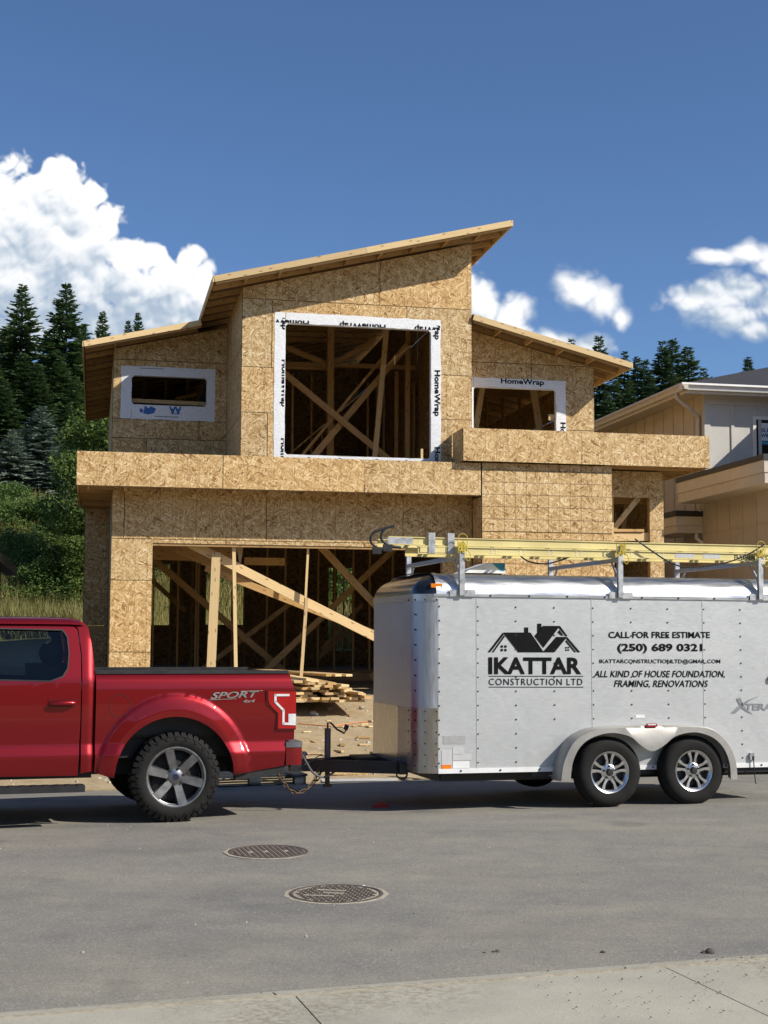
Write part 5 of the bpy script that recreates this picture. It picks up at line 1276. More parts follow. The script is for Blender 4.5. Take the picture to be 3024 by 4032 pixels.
# rope lashings and sagging straps
for x in (-1.495, .205, 1.80):
    b = B(); rg = random.Random(int(x*10)); z0 = 2.50
    for k in range(5): b.tube(catmull([(x+rg.uniform(-.05, .05), BS-.052, z0+rg.uniform(0, .14)) for _ in range(5)], 4), .004, 5)
    b.tube(catmull([(x+.03, BS-.052, z0+.06), (x+.08, BS-.06, z0-.01), (x+.06, BS-.06, z0-.07), (x+.02, BS-.055, z0-.03)], 4), .004, 5)
    b.tube(catmull([(x-.045, BS-.05, z0), (x-.04, BS-.055, z0+.18), (x+.045, BS-.055, z0+.175), (x+.04, BS-.05, z0+.02)], 4), .004, 5)
    tag(b.build('rope_lashing', ROPE, None, smooth=60), None, 'rope', 'rope lashings on the ladder rack')
    o = bpy.data.objects['rope_lashing' if x < 0 else ('rope_lashing.001' if x < 1 else 'rope_lashing.002')]; o.location = LO_; o.rotation_euler = (0, 0, TRLYAW)
    o['label'] = {-1: 'frayed yellow rope tying ladder to the rack post nearest the trailer nose', 0: 'yellow rope knot tying ladder to the middle rack post', 1: 'yellow rope tying ladder to the rack post near the trailer rear'}[-1 if x < 0 else (0 if x < 1 else 1)]
def strap(label, P, r=.008):
    b = B(); b.tube(catmull([tp(*p) for p in P], 6), r, 6); o = b.build('strap', BLACK, None, smooth=60); o.location = LO_; o.rotation_euler = (0, 0, TRLYAW); tag(o, label, 'strap', 'straps hanging below the ladder')
strap('short black strap sagging below the ladder ahead of the middle rack post', [(2050, 2190, .55), (2085, 2212, .55), (2150, 2220, .55), (2210, 2205, .55), (2245, 2192, .55)])
strap('long dark strap drooping from the ladder to the rear rack post', [(2500, 2122, .155), (2560, 2165, .155), (2640, 2215, .155), (2720, 2235, .155), (2860, 2215, .155), (2950, 2180, .15), (3015, 2140, .15)])
# ------------------------------------------------------------------ neighbouring house on the right
NX, NY = 4.8, 3.9
nb = thing('neighbour_house', 'finished beige board and batten house with dark shingle roof right of the OSB house', 'house', hw(NX, NY, 0), HYAW)
OFF = (NX, NY, 0)
def npart(b, name, m, par=None, smooth=None): return b.build(name, m, par or nb, smooth=smooth, off=OFF)
b = B(); b.box(NX, 13, NY, 16, .5, 6.95); npart(b, 'wall', SIDING)
b = B(); b.box(NX+.002, 13, NY-.02, NY, 4.4, 6.95); npart(b, 'front_cladding', SIDINGL)
y = NY+.55
while y < 13:                      # battens of the shaded side
    b = B(); b.box(NX-.022, NX, y-.025, y+.025, .6, 6.93); npart(b, 'batten', SIDING); y += .56
b = B(); b.box(NX-.025, NX+.11, NY-.045, NY-.02, 4.4, 6.95); b.box(NX-.025, NX, NY-.02, NY+.09, 4.4, 6.95); npart(b, 'corner_board', SIDINGL)
for k in range(6):
    x = NX+.62+k*.62
    b = B(); b.box(x-.035, x+.035, NY-.045, NY-.02, 4.4, 6.95); npart(b, 'batten', SIDINGL)
b = B(); b.box(NX, 13, NY-.055, NY-.02, 6.72, 6.94); npart(b, 'frieze_board', SIDINGL)
# hipped roof with gutter
EX, EY, EZ, OB = 4.12, 3.38, 7.06, 17
b = B(); ap1, ap2 = (9.4, 8.6, 8.75), (9.4, 12, 8.75)
b.add([(EX, EY, EZ), (14.6, EY, EZ), ap1, (EX, OB, EZ), ap2, (14.6, OB, EZ)], [(0, 1, 2), (0, 2, 4, 3), (3, 4, 5), (1, 5, 4, 2)]); npart(b, 'roof', SHINGLE)
rf = bpy.data.objects['roof.002'] if 'roof.002' in bpy.data.objects else None
b = B(); b.box(EX+.08, 14.5, EY+.08, OB, 6.94, 6.955); npart(b, 'soffit', TRIM)
def gutter_prof(o): return [(0, 0), (0, .14), (-.14, .14), (-.145, .10), (-.10, .06), (-.08, .0)]
b = B(); b.prism([(EY+.06+q[0], EZ-.14+q[1]) for q in gutter_prof(0)], 'x', EX-.08, 14.6); npart(b, 'gutter', TRIMW)
b = B(); P_ = [(EX+.06+q[0], EZ-.14+q[1]) for q in gutter_prof(0)]; b.prism(P_, 'y', EY-.08, OB); npart(b, 'gutter', TRIM)
b = B(); b.box(EX+.062, EX+.085, EY+.062, OB, EZ-.20, EZ-.02); b.box(EX+.085, 14.5, EY+.062, EY+.085, EZ-.20, EZ-.02); npart(b, 'fascia', TRIM)
b = B(); b.tube(catmull([(EX+.02, EY+.45, 6.92), (EX+.05, EY+.45, 6.80), (EX+.35, EY+.55, 6.62), (NX-.07, NY+.20, 6.48), (NX-.055, NY+.20, 6.30), (NX-.055, NY+.20, 5.0), (NX-.055, NY+.20, 1.0)], 4), .042, 10); npart(b, 'downpipe', TRIM, smooth=50)
# window of the front wall with a sign behind the pane
wx0 = NX+1.08
b = B(); b.box(wx0, wx0+.07, NY-.06, NY-.018, 5.05, 6.50); b.box(wx0+1.5, wx0+1.57, NY-.06, NY-.018, 5.05, 6.50); b.box(wx0+.07, wx0+1.5, NY-.06, NY-.018, 6.43, 6.50); b.box(wx0+.07, wx0+1.5, NY-.06, NY-.018, 5.05, 5.11)
win = npart(b, 'window', TRIMW); b = B(); b.box(wx0+.07, wx0+1.5, NY-.035, NY-.030, 5.11, 6.43); npart(b, 'pane', HOUSEGLASS, win)
b = B(); b.box(wx0+.07, wx0+1.5, NY-.026, NY-.021, 5.11, 6.43); npart(b, 'blind', simple('green_grey_blind', (.16, .20, .20), .7), win)
b = B(); b.box(wx0+.14, wx0+.80, NY-.040, NY-.036, 5.98, 6.36); sg = npart(b, 'window_sign', WHITE, win)
for t, z, h in (('SUNRISE', 6.16, .085), ('WINDOWS', 6.05, .085)):
    v, f = text_mesh(t, width=.56, height=h, bold=.03); lay('lettering', (v, f), simple('sign_blue', (.02, .06, .20), .5) if t == 'SUNRISE' else MATS['sign_blue'], sg, (wx0+.18-NX, NY-.043-NY, z), (1, 0, 0), (0, 0, 1))
poly_lay('sun_emblem', [[(.0, .0)]+[(.08*math.cos(R_(a)), .07*math.sin(R_(a))) for a in range(0, 181, 20)]], ORANGE, sg, (wx0+.42-NX, -.043, 6.27), (1, 0, 0), (0, 0, 1))
v, f = text_mesh('250-555', width=.5, height=.05, bold=.02)
b = B(); b.box(wx0+.14, wx0+.80, NY-.040, NY-.036, 5.90, 5.965); npart(b, 'window_sign', MATS['teal_print'], win)
b = B(); b.box(7.02, 13, 1.2, NY-.06, 4.6, 7.2); npart(b, 'bay', SIDINGL)
# garage wing that comes forward, with its flat roof band
GX, GY0 = 4.6, .25
b = B(); b.box(GX, 13, GY0, NY-.06, .3, 4.57); npart(b, 'garage_wall', SIDING)
for k, y in enumerate(np.arange(GY0+.35, NY-.1, .59)):
    b = B(); b.box(GX-.02, GX, y-.025, y+.025, .4, 4.55); npart(b, 'batten', SIDING)
b = B(); b.box(GX-.012, GX, GY0+.02, NY-.1, 3.93, 3.955); npart(b, 'siding_joint', SIDING)
b = B(); b.box(4.0, 13, -.40, 3.5, 4.55, 4.74); npart(b, 'roof_band', TRIM); b = B(); b.box(3.985, 13, -.415, 3.515, 4.745, 4.97); npart(b, 'roof_band', TRIM)
b = B(); b.box(3.965, 13, -.435, 3.535, 4.972, 5.075); npart(b, 'roof_edge', CHAR)
b = B(); b.box(4.0, 4.6, 3.6, 5.2, 3.95, 4.10); npart(b, 'canopy_band', TRIM); b = B(); b.box(3.985, 4.61, 3.585, 5.2, 4.102, 4.29); npart(b, 'canopy_band', TRIM); b = B(); b.box(3.97, 4.62, 3.57, 5.2, 4.292, 4.41); npart(b, 'roof_edge', CHAR)
b = B(); b.tube(catmull([(4.5, 3.72, 3.95), (4.5, 3.72, 3.86), (4.55, 3.66, 3.78), (4.62, 3.62, 3.70), (4.66, 3.62, 3.3), (4.66, 3.62, 1.0)], 4), .04, 10); npart(b, 'downpipe', TRIMW, smooth=50)
b = B(); b.tube(catmull([(4.45, 3.45, 4.56), (4.47, 3.5, 4.48), (4.52, 3.58, 4.43)], 4), .04, 10); npart(b, 'downpipe', TRIM, smooth=50)

# ------------------------------------------------------------------ neighbour on the left: only the end of its eaves shows
lo = hw(-9.6, 0, 0)
lh = thing('slate_house', 'dark slate blue house corner with brown eaves at the left picture edge', 'house', lo, HYAW)
b = B(); b.box(-8, -.02, -3, 4.9, .4, 3.06); b.build('wall', SLATE, lh)
b = B(); b.prism([(.20, 3.02), (.17, 3.14), (-8, 5.2), (-8, 5.08)], 'y', -3.4, 6.55); b.build('roof', EAVEBR, lh)
b = B(); b.box(-.02, .17, -3.4, 6.5, 3.0, 3.06); b.build('soffit', CHAR, lh)
b = B(); b.box(.172, .20, -3.4, 6.6, 3.0, 3.16); b.build('fascia', EAVEBR, lh)
b = B(); b.cyl((-.33, 6.2, 3.1), (-.40, 6.2, 6.8), .05, n=10); b.build('vent_pipe', CHAR, lh)
# ------------------------------------------------------------------ trees
def conifer_mesh(name, H, Rm, seed, m, whorl=.30, nb_=8, spray=.34, ragged=.3, skirt=.06, power=.85):
    rg = np.random.default_rng(seed); V = []; F = []
    V_, F_ = [], []; cnt = 0
    h = H*skirt
    while h < H*.985:
        k = h/H; L0 = Rm*(1-k)**power+.10
        n = max(4, int(nb_*(1-.35*k))); a0 = rg.uniform(0, 6.28)
        for i in range(n):
            L = L0*rg.uniform(1-ragged, 1.08); a = a0+6.283*i/n+rg.normal(0, .12)
            el = math.radians(-22+62*k**1.5+rg.normal(0, 5)); d = np.array([math.cos(a)*math.cos(el), math.sin(a)*math.cos(el), math.sin(el)])
            sd = np.array([-math.sin(a), math.cos(a), 0.0]); up = np.cross(d, sd); up = up if up[2] > 0 else -up
            base = np.array([0, 0, h+rg.uniform(-.5, .5)*whorl])
            nn = max(3, int(L/.085))
            t = (np.arange(nn)+rg.uniform(0, 1, nn)*.8)/nn; t = .12+.88*t
            sag = -.10*L*t**2+.10*L*np.maximum(0, t-.7)
            for s in (-1, 0, 1):
                c = base+np.outer(t*L, d); c[:, 2] += sag
                w = spray*(.55+.6*(1-t))*rg.uniform(.7, 1.2, nn)*(1 if s else .75)*min(1.2, .45+L/2.2)
                dr = (d[None]*.75+sd[None]*s*rg.uniform(.55, 1.0, (nn, 1))+np.array([0, 0, -.22])+rg.normal(0, .13, (nn, 3)))
                dr /= np.linalg.norm(dr, axis=1)[:, None]
                pr = np.cross(dr, up[None]+rg.normal(0, .45, (nn, 3))); pr /= np.linalg.norm(pr, axis=1)[:, None]
                hw_ = (w*.19)[:, None]; e = c+dr*w[:, None]; mdl = c+dr*(w*.5)[:, None]
                V_.append(np.stack([c, mdl+pr*hw_, e, mdl-pr*hw_], 1).reshape(-1, 3))
        h += whorl*(1-.35*k)*rg.uniform(.8, 1.2)
    # leader
    V = np.concatenate(V_); F = np.arange(len(V)).reshape(-1, 4)
    return np_mesh(name, V, F, m)
def trunk_mesh(name, H, r, m, limbs=0, seed=0):
    b = B(); rg = random.Random(seed)
    b.tube([(rg.uniform(-.02, .02)*H*.3, rg.uniform(-.02, .02)*H*.3, -.4+(H+.4)*i/6) for i in range(7)], [r*(1-.95*i/6)+.008 for i in range(7)], 7)
    for k in range(limbs):
        z = H*(.25+.6*k/max(1, limbs)); a = rg.uniform(0, 6.28); L = H*.32*rg.uniform(.7, 1.2)*(1-.4*k/limbs)
        b.tube([(0, 0, z), (math.cos(a)*L*.5, math.sin(a)*L*.5, z+L*.4), (math.cos(a)*L, math.sin(a)*L, z+L*.75)], [r*.5, r*.3, r*.08], 5)
    o = b.build(name, m, None, smooth=60); me = o.data; bpy.data.objects.remove(o); return me
def leafy_mesh(name, H, Rx, n, size, seed, m, low=.08, clumps=26):
    rg = np.random.default_rng(seed); C_ = []
    for k in range(clumps):
        u = rg.uniform(0, 1); z = H*(low+(.97-low)*u); rr = Rx*math.sqrt(max(.05, 1-((u-.42)/.62)**2))*rg.uniform(.25, .95); a = rg.uniform(0, 6.28)
        C_.append((rr*math.cos(a), rr*math.sin(a), z, rg.uniform(.20, .40)*Rx*1.1+.12))
    C_ = np.array(C_); idx = rg.integers(0, clumps, n)
    dv = rg.normal(0, 1, (n, 3)); dv /= np.linalg.norm(dv, axis=1)[:, None]
    p = C_[idx, :3]+dv*(C_[idx, 3]*rg.uniform(.35, 1.05, n)**.6)[:, None]*np.array([1, 1, .8])
    p[:, 2] = np.maximum(p[:, 2], .05)
    d = rg.normal(0, 1, (n, 3))+np.array([0, 0, -.5]); d /= np.linalg.norm(d, axis=1)[:, None]
    q = np.cross(d, rg.normal(0, 1, (n, 3))); q /= np.linalg.norm(q, axis=1)[:, None]
    s = (size*rg.uniform(.6, 1.3, n))[:, None]
    V = np.stack([p, p+d*s*.5+q*s*.36, p+d*s, p+d*s*.5-q*s*.36], 1).reshape(-1, 3)
    return np_mesh(name, V, np.arange(n*4).reshape(-1, 4), m)
SPR = [conifer_mesh('spruce_crown', 12, 3.0, s, SPRUCE, spray=.46, nb_=11, ragged=.42, whorl=.27) for s in (1, 2, 3)]
FAR = [conifer_mesh('pine_crown', 12, 2.1, s, FARPINE, whorl=.40, nb_=8, spray=.70, ragged=.55, power=.66) for s in (11, 12, 13)]
BLU = [conifer_mesh('blue_spruce_crown', 5, 1.9, s, BLUESP, whorl=.20, nb_=10, spray=.34, ragged=.25, power=.9) for s in (21, 22)]
TRK = trunk_mesh('trunk', 12, .20, BARK)
TRK5 = trunk_mesh('trunk', 5, .10, BARK)
def tree(name, px, py, d, crown, H0, trunk, label, group, wide=1.0, cat='tree', rz=None, base=None):
    """top of the tree at photo pixel (px, py), d metres away; it stands on the slope there"""
    r = ray(px, py); k = d/r.y; top = Vector((0, 0, CAMH))+r*k; z0 = gz(top.x, top.y) if base is None else base
    H = top.z-z0; o = thing(name, label, cat, (top.x, top.y, z0), rz if rz is not None else random.uniform(0, 6.28), group)
    s = H/H0; o.scale = (s*wide*1.12, s*wide*1.12, s)
    link('crown', crown, o); link('trunk', trunk, o); return o
L_ = 'spruces on the bank behind the house'
tree('spruce_tree', 90, 1118, 72, SPR[0], 12, TRK, 'tall dark spruce with a bare leader, leftmost of the two tallest spruces', L_, 1.15)
tree('spruce_tree', 262, 1112, 70, SPR[1], 12, TRK, 'tallest dark spruce just left of the low roof corner', L_, 1.2)
tree('spruce_tree', 405, 1228, 84, SPR[2], 12, TRK, 'slim spruce top rising right above the left wing fascia corner', L_, .9)
tree('spruce_tree', 545, 1232, 88, SPR[0], 12, TRK, 'spruce top peeping over the middle of the left wing roof', L_, .9)
tree('spruce_tree', 505, 1262, 88, SPR[1], 12, TRK, 'thin spruce top left of the one peeping over the left wing roof', L_, .8)
tree('spruce_tree', 22, 1290, 76, SPR[2], 12, TRK, 'dark spruce at the left picture edge with clouds behind its top', L_, 1.2)
tree('spruce_tree', 188, 1300, 80, SPR[0], 12, TRK, 'shorter spruce filling the gap between the two tallest spruces', L_, 1.1)
tree('spruce_tree', 330, 1275, 80, SPR[1], 12, TRK, 'spruce with ragged top touching the low roof corner', L_, 1.1)
tree('spruce_tree', -70, 1240, 74, SPR[1], 12, TRK, 'dark spruce mostly cut off by the left picture edge', L_, 1.2)
tree('spruce_tree', 150, 1430, 66, SPR[2], 12, TRK, 'broad dark spruce in front of the gap between the tallest spruces', L_, 1.45)
tree('spruce_tree', 20, 1500, 64, SPR[0], 12, TRK, 'low dark spruce at the left picture edge behind the blue spruces', L_, 1.5)
tree('spruce_tree', 300, 1480, 64, SPR[1], 12, TRK, 'broad dark spruce right of the blue spruce beside the eave', L_, 1.5)
tree('spruce_tree', 420, 1500, 66, SPR[2], 12, TRK, 'dark spruce mostly hidden behind the left wing', L_, 1.4)
tree('spruce_tree', 275, 1585, 60, SPR[0], 12, TRK, 'green young spruce with light tips right of the blue spruce', L_, 1.3)
tree('blue_spruce', 160, 1600, 57, BLU[0], 5, TRK5, 'silvery blue spruce standing before the dark spruces', 'blue spruces on the bank', 1.5)
tree('blue_spruce', 50, 1690, 55, BLU[1], 5, TRK5, 'smaller blue spruce with a bare trunk at the left picture edge', 'blue spruces on the bank', 1.5)
tree('blue_spruce', 215, 1760, 55, BLU[1], 5, TRK5, 'low blue spruce under the silvery one, right side', 'blue spruces on the bank', 1.5)
tree('spruce_tree', -20, 1400, 68, SPR[1], 12, TRK, 'dark spruce filling the left picture edge above the blue spruces', L_, 1.5)
tree('spruce_tree', 95, 1390, 69, SPR[2], 12, TRK, 'dark spruce directly below the left one of the two tallest', L_, 1.5)
tree('spruce_tree', 240, 1400, 68, SPR[0], 12, TRK, 'dark spruce directly below the tallest spruce', L_, 1.5)
tree('spruce_tree', 360, 1440, 70, SPR[1], 12, TRK, 'dark spruce behind the edge of the left wing eave', L_, 1.5)
G2 = 'conifers on the far hill'
for i, (px, py, d, w, lb) in enumerate([
    (2357, 1318, 130, 1.0, 'lone far conifer top above the right wing roof slope'), (2457, 1387, 125, 1.1, 'far conifer just right of the right wing roof tip'), (2508, 1405, 128, 1.1, 'far pine between roof tip and the tall pair, left one'),
    (2540, 1412, 124, 1.1, 'far pine between roof tip and the tall pair, right one'), (2608, 1345, 128, 1.25, 'left tree of the tall far conifer pair'), (2648, 1334, 130, 1.25, 'right tree of the tall far conifer pair, tallest on that hill'),
    (2707, 1364, 124, 1.4, 'bushy far pine right of the tall conifer pair'), (2770, 1450, 126, 1.3, 'low far pine beside the charcoal roof edge'), (2944, 1408, 140, 1.2, 'small far pine top above the charcoal roof'),
    (2415, 1470, 115, 1.3, 'dark far conifer under the right wing roof tip'), (2480, 1500, 112, 1.4, 'dark far conifer low between the two roofs'), (2560, 1480, 112, 1.4, 'dark far conifer low below the pine pair left of the gutter'), (2650, 1470, 112, 1.4, 'dark far conifer low behind the gutter corner'), (2250, 1336, 135, 1.0, 'far conifer tip barely above the right wing roof'),
    (2390, 1540, 104, 1.3, 'dark far conifer lowest beside the right wing wall')]):
    tree('conifer_tree', px, py, d, FAR[i % 3], 12, TRK, lb, G2, w)
LEAFT = leafy_mesh('leafy_crown', 9, 2.3, 15000, .17, 31, LEAF, low=.04, clumps=60)
LTRK = trunk_mesh('trunk', 8, .09, BIRCH, 9, 4)
tree('leafy_tree', 395, 1625, 46, LEAFT, 9, LTRK, 'leafy green tree close behind the left end of the house', 'broadleaf trees behind the house', 1.0)
tree('leafy_tree', 300, 2030, 45, LEAFT, 9, LTRK, 'short bushy tree left of the house corner', 'broadleaf trees behind the house', 1.3)
for i, (px, py, d, lb) in enumerate([(640, 2060, 50, 'leafy tree seen through the left garage opening'), (860, 2040, 52, 'leafy tree seen through the middle garage opening'), (1330, 2050, 52, 'leafy tree seen through the right garage opening')]):
    tree('leafy_tree', px, py, d, LEAFT, 9, LTRK, lb, 'broadleaf trees behind the house', 1.5)
SHB = [leafy_mesh('shrub_foliage', 2.6, 1.9, 6500, .13, s, SHRUB, low=.0, clumps=24) for s in (41, 42, 43)]
STEM = trunk_mesh('stem', 2.0, .035, BARK, 5, 6)
def shrub(px, py, d, i, lb, w=1.0):
    r = ray(px, py); top = Vector((0, 0, CAMH))+r*(d/r.y); z0 = gz(top.x, top.y); H = max(1.2, top.z-z0)
    o = thing('shrub', lb, 'shrub', (top.x, top.y, z0-.1), random.uniform(0, 6.28), 'shrubs on the bank'); s = H/2.6; o.scale = (s*w, s*w, s); link('foliage', SHB[i % 3], o); link('stem', STEM, o)
for i, (px, py, d, lb) in enumerate([(20, 2110, 52, 'shrub at the left picture edge below the meadow'), (95, 2110, 51, 'shrub below the blue spruce trunks'), (170, 2120, 51, 'light green shrub in the middle of the bank'), (245, 2130, 50, 'shrub left of the bushy tree on the bank'),
                                     (40, 2120, 48, 'shrub above the slate house eave'), (120, 2130, 47, 'lower shrub right of the slate house eave'), (200, 2150, 47, 'lower shrub in the middle of the bank above the grass'), (290, 2180, 46, 'lower shrub beside the OSB side wall'), (345, 2120, 47, 'shrub half hidden by the OSB side wall'),
                                     (130, 2230, 45, 'lowest shrub above the tall grass, left'), (235, 2250, 45, 'lowest shrub above the tall grass, right'), (620, 2170, 48, 'shrub in the left garage opening'), (700, 2150, 48, 'shrub behind the garage studs on the left'), (890, 2190, 48, 'shrub in the middle garage opening'), (1360, 2180, 48, 'shrub in the right garage opening')]):
    shrub(px, py, d, i, lb, 1.5)
# ------------------------------------------------------------------ meadow grass (uncountable)
def grass(name, n, x0, x1, t0, t1, hmin, hmax, seed, label):
    rg = np.random.default_rng(seed); x = rg.uniform(x0, x1, n); t = rg.uniform(t0, t1, n)
    P_ = np.empty((n, 3))
    for i in range(n):
        yv = 14+(t[i]-(-SU.y)*x[i]*0-(SV.x*x[i]))/SV.y
        P_[i] = (x[i], yv, gz(x[i], yv)-.03)
    a = rg.uniform(0, 6.28, n); h = rg.uniform(hmin, hmax, n); w = rg.uniform(.012, .03, n); ln = rg.normal(0, .25, (n, 2))
    s = np.stack([np.cos(a)*w, np.sin(a)*w, np.zeros(n)], 1); tip = np.stack([ln[:, 0]*h, ln[:, 1]*h, h], 1)
    V = np.stack([P_-s, P_+s, P_+tip], 1).reshape(-1, 3); me = np_mesh(name, V, np.arange(3*n).reshape(-1, 3), GRASSM)
    tag(link(name, me), label, 'grass', kind='stuff')
grass('meadow_grass', 34000, -16.5, -7, 29, 36, .45, 1.1, 51, 'tall straw coloured grass at the foot of the bank')
grass('bank_grass', 26000, -22, -9, 36, 52, .4, .9, 52, 'dry meadow grass on the bank below the spruces')
grass('field_grass', 26000, -9, 3, 27, 37, .5, 1.1, 53, 'tall grass behind the house seen through the garage')

# ------------------------------------------------------------------ manhole covers
def cover(px, py, rr, label, kind):
    p = pix_ground(px, py); o = thing('manhole_cover', label, 'manhole cover', (p.x, p.y, p.z+.004), R_(16 if kind == 1 else -8), 'manhole covers in the road')
    sx, tx = street(p.x, p.y); o.rotation_euler = (math.atan(-.0215*(tx-T_CROWN)/math.sqrt((tx-T_CROWN)**2+.25))*1.0, -math.atan(.011)*0, o.rotation_euler.z)
    b = B(); V = []; n = 48
    for r, z in ((rr, .001), (rr, .006), (rr-.022, .007), (rr-.028, .002)): V += [(r*math.cos(2*math.pi*i/n), r*math.sin(2*math.pi*i/n), z) for i in range(n)]
    b.add(V, [(k*n+i, k*n+(i+1) % n, (k+1)*n+(i+1) % n, (k+1)*n+i) for k in range(3) for i in range(n)]); b.build('frame_ring', IRON, o)
    b = B(); r = rr-.026; b.add([(r*math.cos(2*math.pi*i/n), r*math.sin(2*math.pi*i/n), .0015) for i in range(n)], [tuple(range(n))]); b.build('packed_dirt', DUST, o)
    b = B(); V = [((rr+q)*math.cos(2*math.pi*i/n)*(1+.02*math.sin(i*1.7)), (rr+q)*math.sin(2*math.pi*i/n)*(1+.02*math.cos(i*2.3)), z) for q, z in ((-.002, .003), (.035, .0008)) for i in range(n)]; b.add(V, [(i, (i+1) % n, n+(i+1) % n, n+i) for i in range(n)]); b.build('dirt_ring', DUST, o)
    r = rr-.033
    if kind == 1:
        k = 14; w = 2*r/k
        for i in range(k):
            x0, x1 = -r+i*w+.007, -r+(i+1)*w-.007; pts = []
            xs = [x0+(x1-x0)*j/4 for j in range(5)]; top = [(x, math.sqrt(max(0, r*r-x*x))) for x in xs]; low = [(x, -y) for x, y in reversed(top)]
            hole = i in (3, 6, 10)
            b = B()
            if hole:
                q = .045; b.prism(top+[(x1, q), (x0, q)], 'z', .0, .0055); b.prism([(x0, -q), (x1, -q)]+low, 'z', .0, .0055)
            else: b.prism([t for t in top+low], 'z', .0, .0055)
            b.build('rib', IRON, o)
        for i in (3, 6, 10):
            x = -r+(i+.5)*w; b = B(); b.box(x-w*.30, x+w*.30, -.03, .03, 0, .004); b.build('keyhole', DUST, o)
    else:
        b = B(); st = .046
        for i in range(-8, 9):
            for j in range(-8, 9):
                x, y = i*st+(st/2 if j % 2 else 0), j*st*.9
                if math.hypot(x, y) < r-.02: b.box(x-st*.38, x+st*.38, y-st*.28, y+st*.28, 0, .006)
        b.build('raised_blocks', IRON, o)['kind'] = 'stuff'
        for dx, dy, w in ((-.05, .09, .2), (-.02, 0, .14), (-.1, -.1, .2)):
            b = B(); b.prism([(dx-w/2, dy-.012), (dx+w/2, dy-.020), (dx+w/2, dy+.012), (dx-w/2, dy+.018)], 'z', 0, .0072); b.build('dirt_patch', DUST, o)
cover(1057, 3356, .318, 'round cast iron manhole cover with parallel ribs nearer the pickup', 1)
cover(1324, 3522, .318, 'round cast iron manhole cover with checkered pattern nearer the sidewalk', 2)
# ------------------------------------------------------------------ lumber pile in front of the garage
def hxz(px, py, yl): p = hloc(px, py, yl); return p.x, p.z
g7 = lambda x, y: (1100+x*.3014, 2550+y*.3014)
YP = -1.3                       # front ends of the boards, in house coordinates
PG = 'boards in the lumber pile'
def board(x, z, w, h, L, tilt=0.0, skew=0.0, roll=0.0, y0=0.0, label='sawn softwood board in the loose lumber pile before the garage', slope=.02):
    o = B().bar((0, 0, 0), (0, L, 0), w, h, (0, 0, 1)).build('lumber_board', PINE2 if random.random() < .6 else PINE)
    o.location = hw(x, YP+y0, z); o.rotation_euler = (slope, roll, HYAW+skew); return tag(o, label, 'board', PG)
x0, zb = hxz(*g7(215, 715), YP); x1, _ = hxz(*g7(1090, 745), YP)
GZ0 = max(gz(*hw(x, YP+1, 0)[:2]) for x in (x0, x1))
rg = random.Random(5); zrow = zb+.02
x0 -= .05
for row in range(9):
    xa = x0+rg.uniform(0, .05)+(0 if row < 5 else .02*row); xe = x1-max(0, row-2)*.115
    x = xa
    while x < xe:
        w = rg.choice((.14, .14, .14, .089)); 
        if rg.random() < .93: board(x+w/2, zrow+rg.uniform(-.002, .002), w-.003, .037, rg.uniform(2.2, 4.4), skew=rg.uniform(-.012, .012)+R_(6), y0=rg.uniform(-.10, .14)*(1+.12*row), roll=rg.uniform(-.01, .01))
        x += w+rg.uniform(.002, .02)
    zrow += .0395
for i, (px, py, sk, ro) in enumerate([(1160, 655, 24, .0), (1080, 610, 20, .15), (900, 560, 14, -.25), (860, 500, 18, .05), (400, 430, 22, .2), (250, 450, 2, .0)]):
    x, z = hxz(*g7(px, py), YP-.12)
    board(x, z+.005, .14, .038, 3.4, skew=R_(sk), roll=ro, y0=-.12, label=['loose board fanned out furthest right at the foot of the lumber pile', 'second loose board sliding off the right of the lumber pile', 'rolled short looking board on the right shoulder of the lumber pile', 'board lying crosswise on top of the right half of the lumber pile', 'tilted board on the top left of the lumber pile', 'topmost board at the left end of the pile under the prop'][i])
for i, px in enumerate((640, 760, 900)):
    x, z = hxz(*g7(px, 360), 0.4); board(x, z+.0, .14, .038, 2.6, skew=R_(30), y0=1.6, label=['long board behind the lumber pile, shaded, left one', 'long board behind the lumber pile, shaded, middle one', 'long board behind the lumber pile, shaded, right one'][i])
# wood scraps, stones, cord, litter on the bare earth
def scrap(px, py, L, w, h, rz, label, m=None):
    p = pix_ground(px, py); o = B().bar((-L/2, 0, h/2), (L/2, 0, h/2), w, h, (0, 0, 1)).build('wood_scrap', m or PINE2); o.location = p+Vector((0, 0, .004)); o.rotation_euler = (0, 0, rz); tag(o, label, 'wood scrap', 'wood scraps on the earth')
k6 = lambda x, y: (1050+x*.5425, 2650+y*.5425)
scrap(*k6(708, 526), .16, .085, .02, .3, 'pale wood offcut lying on the earth left of the trailer nose'); scrap(*k6(710, 388), .10, .07, .05, .1, 'small square wood block beside the orange cord'); scrap(*k6(290, 430), .17, .03, .012, .9, 'thin wood splinter on the earth right of the tail lamp')
scrap(*k6(790, 578), .12, .10, .015, .5, 'pale wood chip at the trailer nose'); scrap(*k6(600, 735), .5, .28, .015, .1, 'OSB offcut lying below the drawbar', OSB)
scrap(*k6(330, 590), .30, .14, .01, .2, 'orange tinted wood chip under the drawbar coupler', OSB)
rgs = random.Random(17)
for k in range(16):
    scrap(rgs.uniform(1175, 1480), rgs.uniform(2800, 3000), rgs.uniform(.05, .22), rgs.uniform(.02, .09), rgs.uniform(.008, .03), rgs.uniform(0, 3), 'small wood offcut scattered on the bare earth before the lumber pile', PINE if k % 2 else PINE2)
def rock(px, py, r, label, m=None, seed=0):
    p = pix_ground(px, py); b = B(); b.blob((0, 0, r*.45), (r, r*.8, r*.65), seed, 2); o = b.build('stone', m or STONE, None, smooth=50); o.location = p; tag(o, label, 'stone', 'stones on the ground')
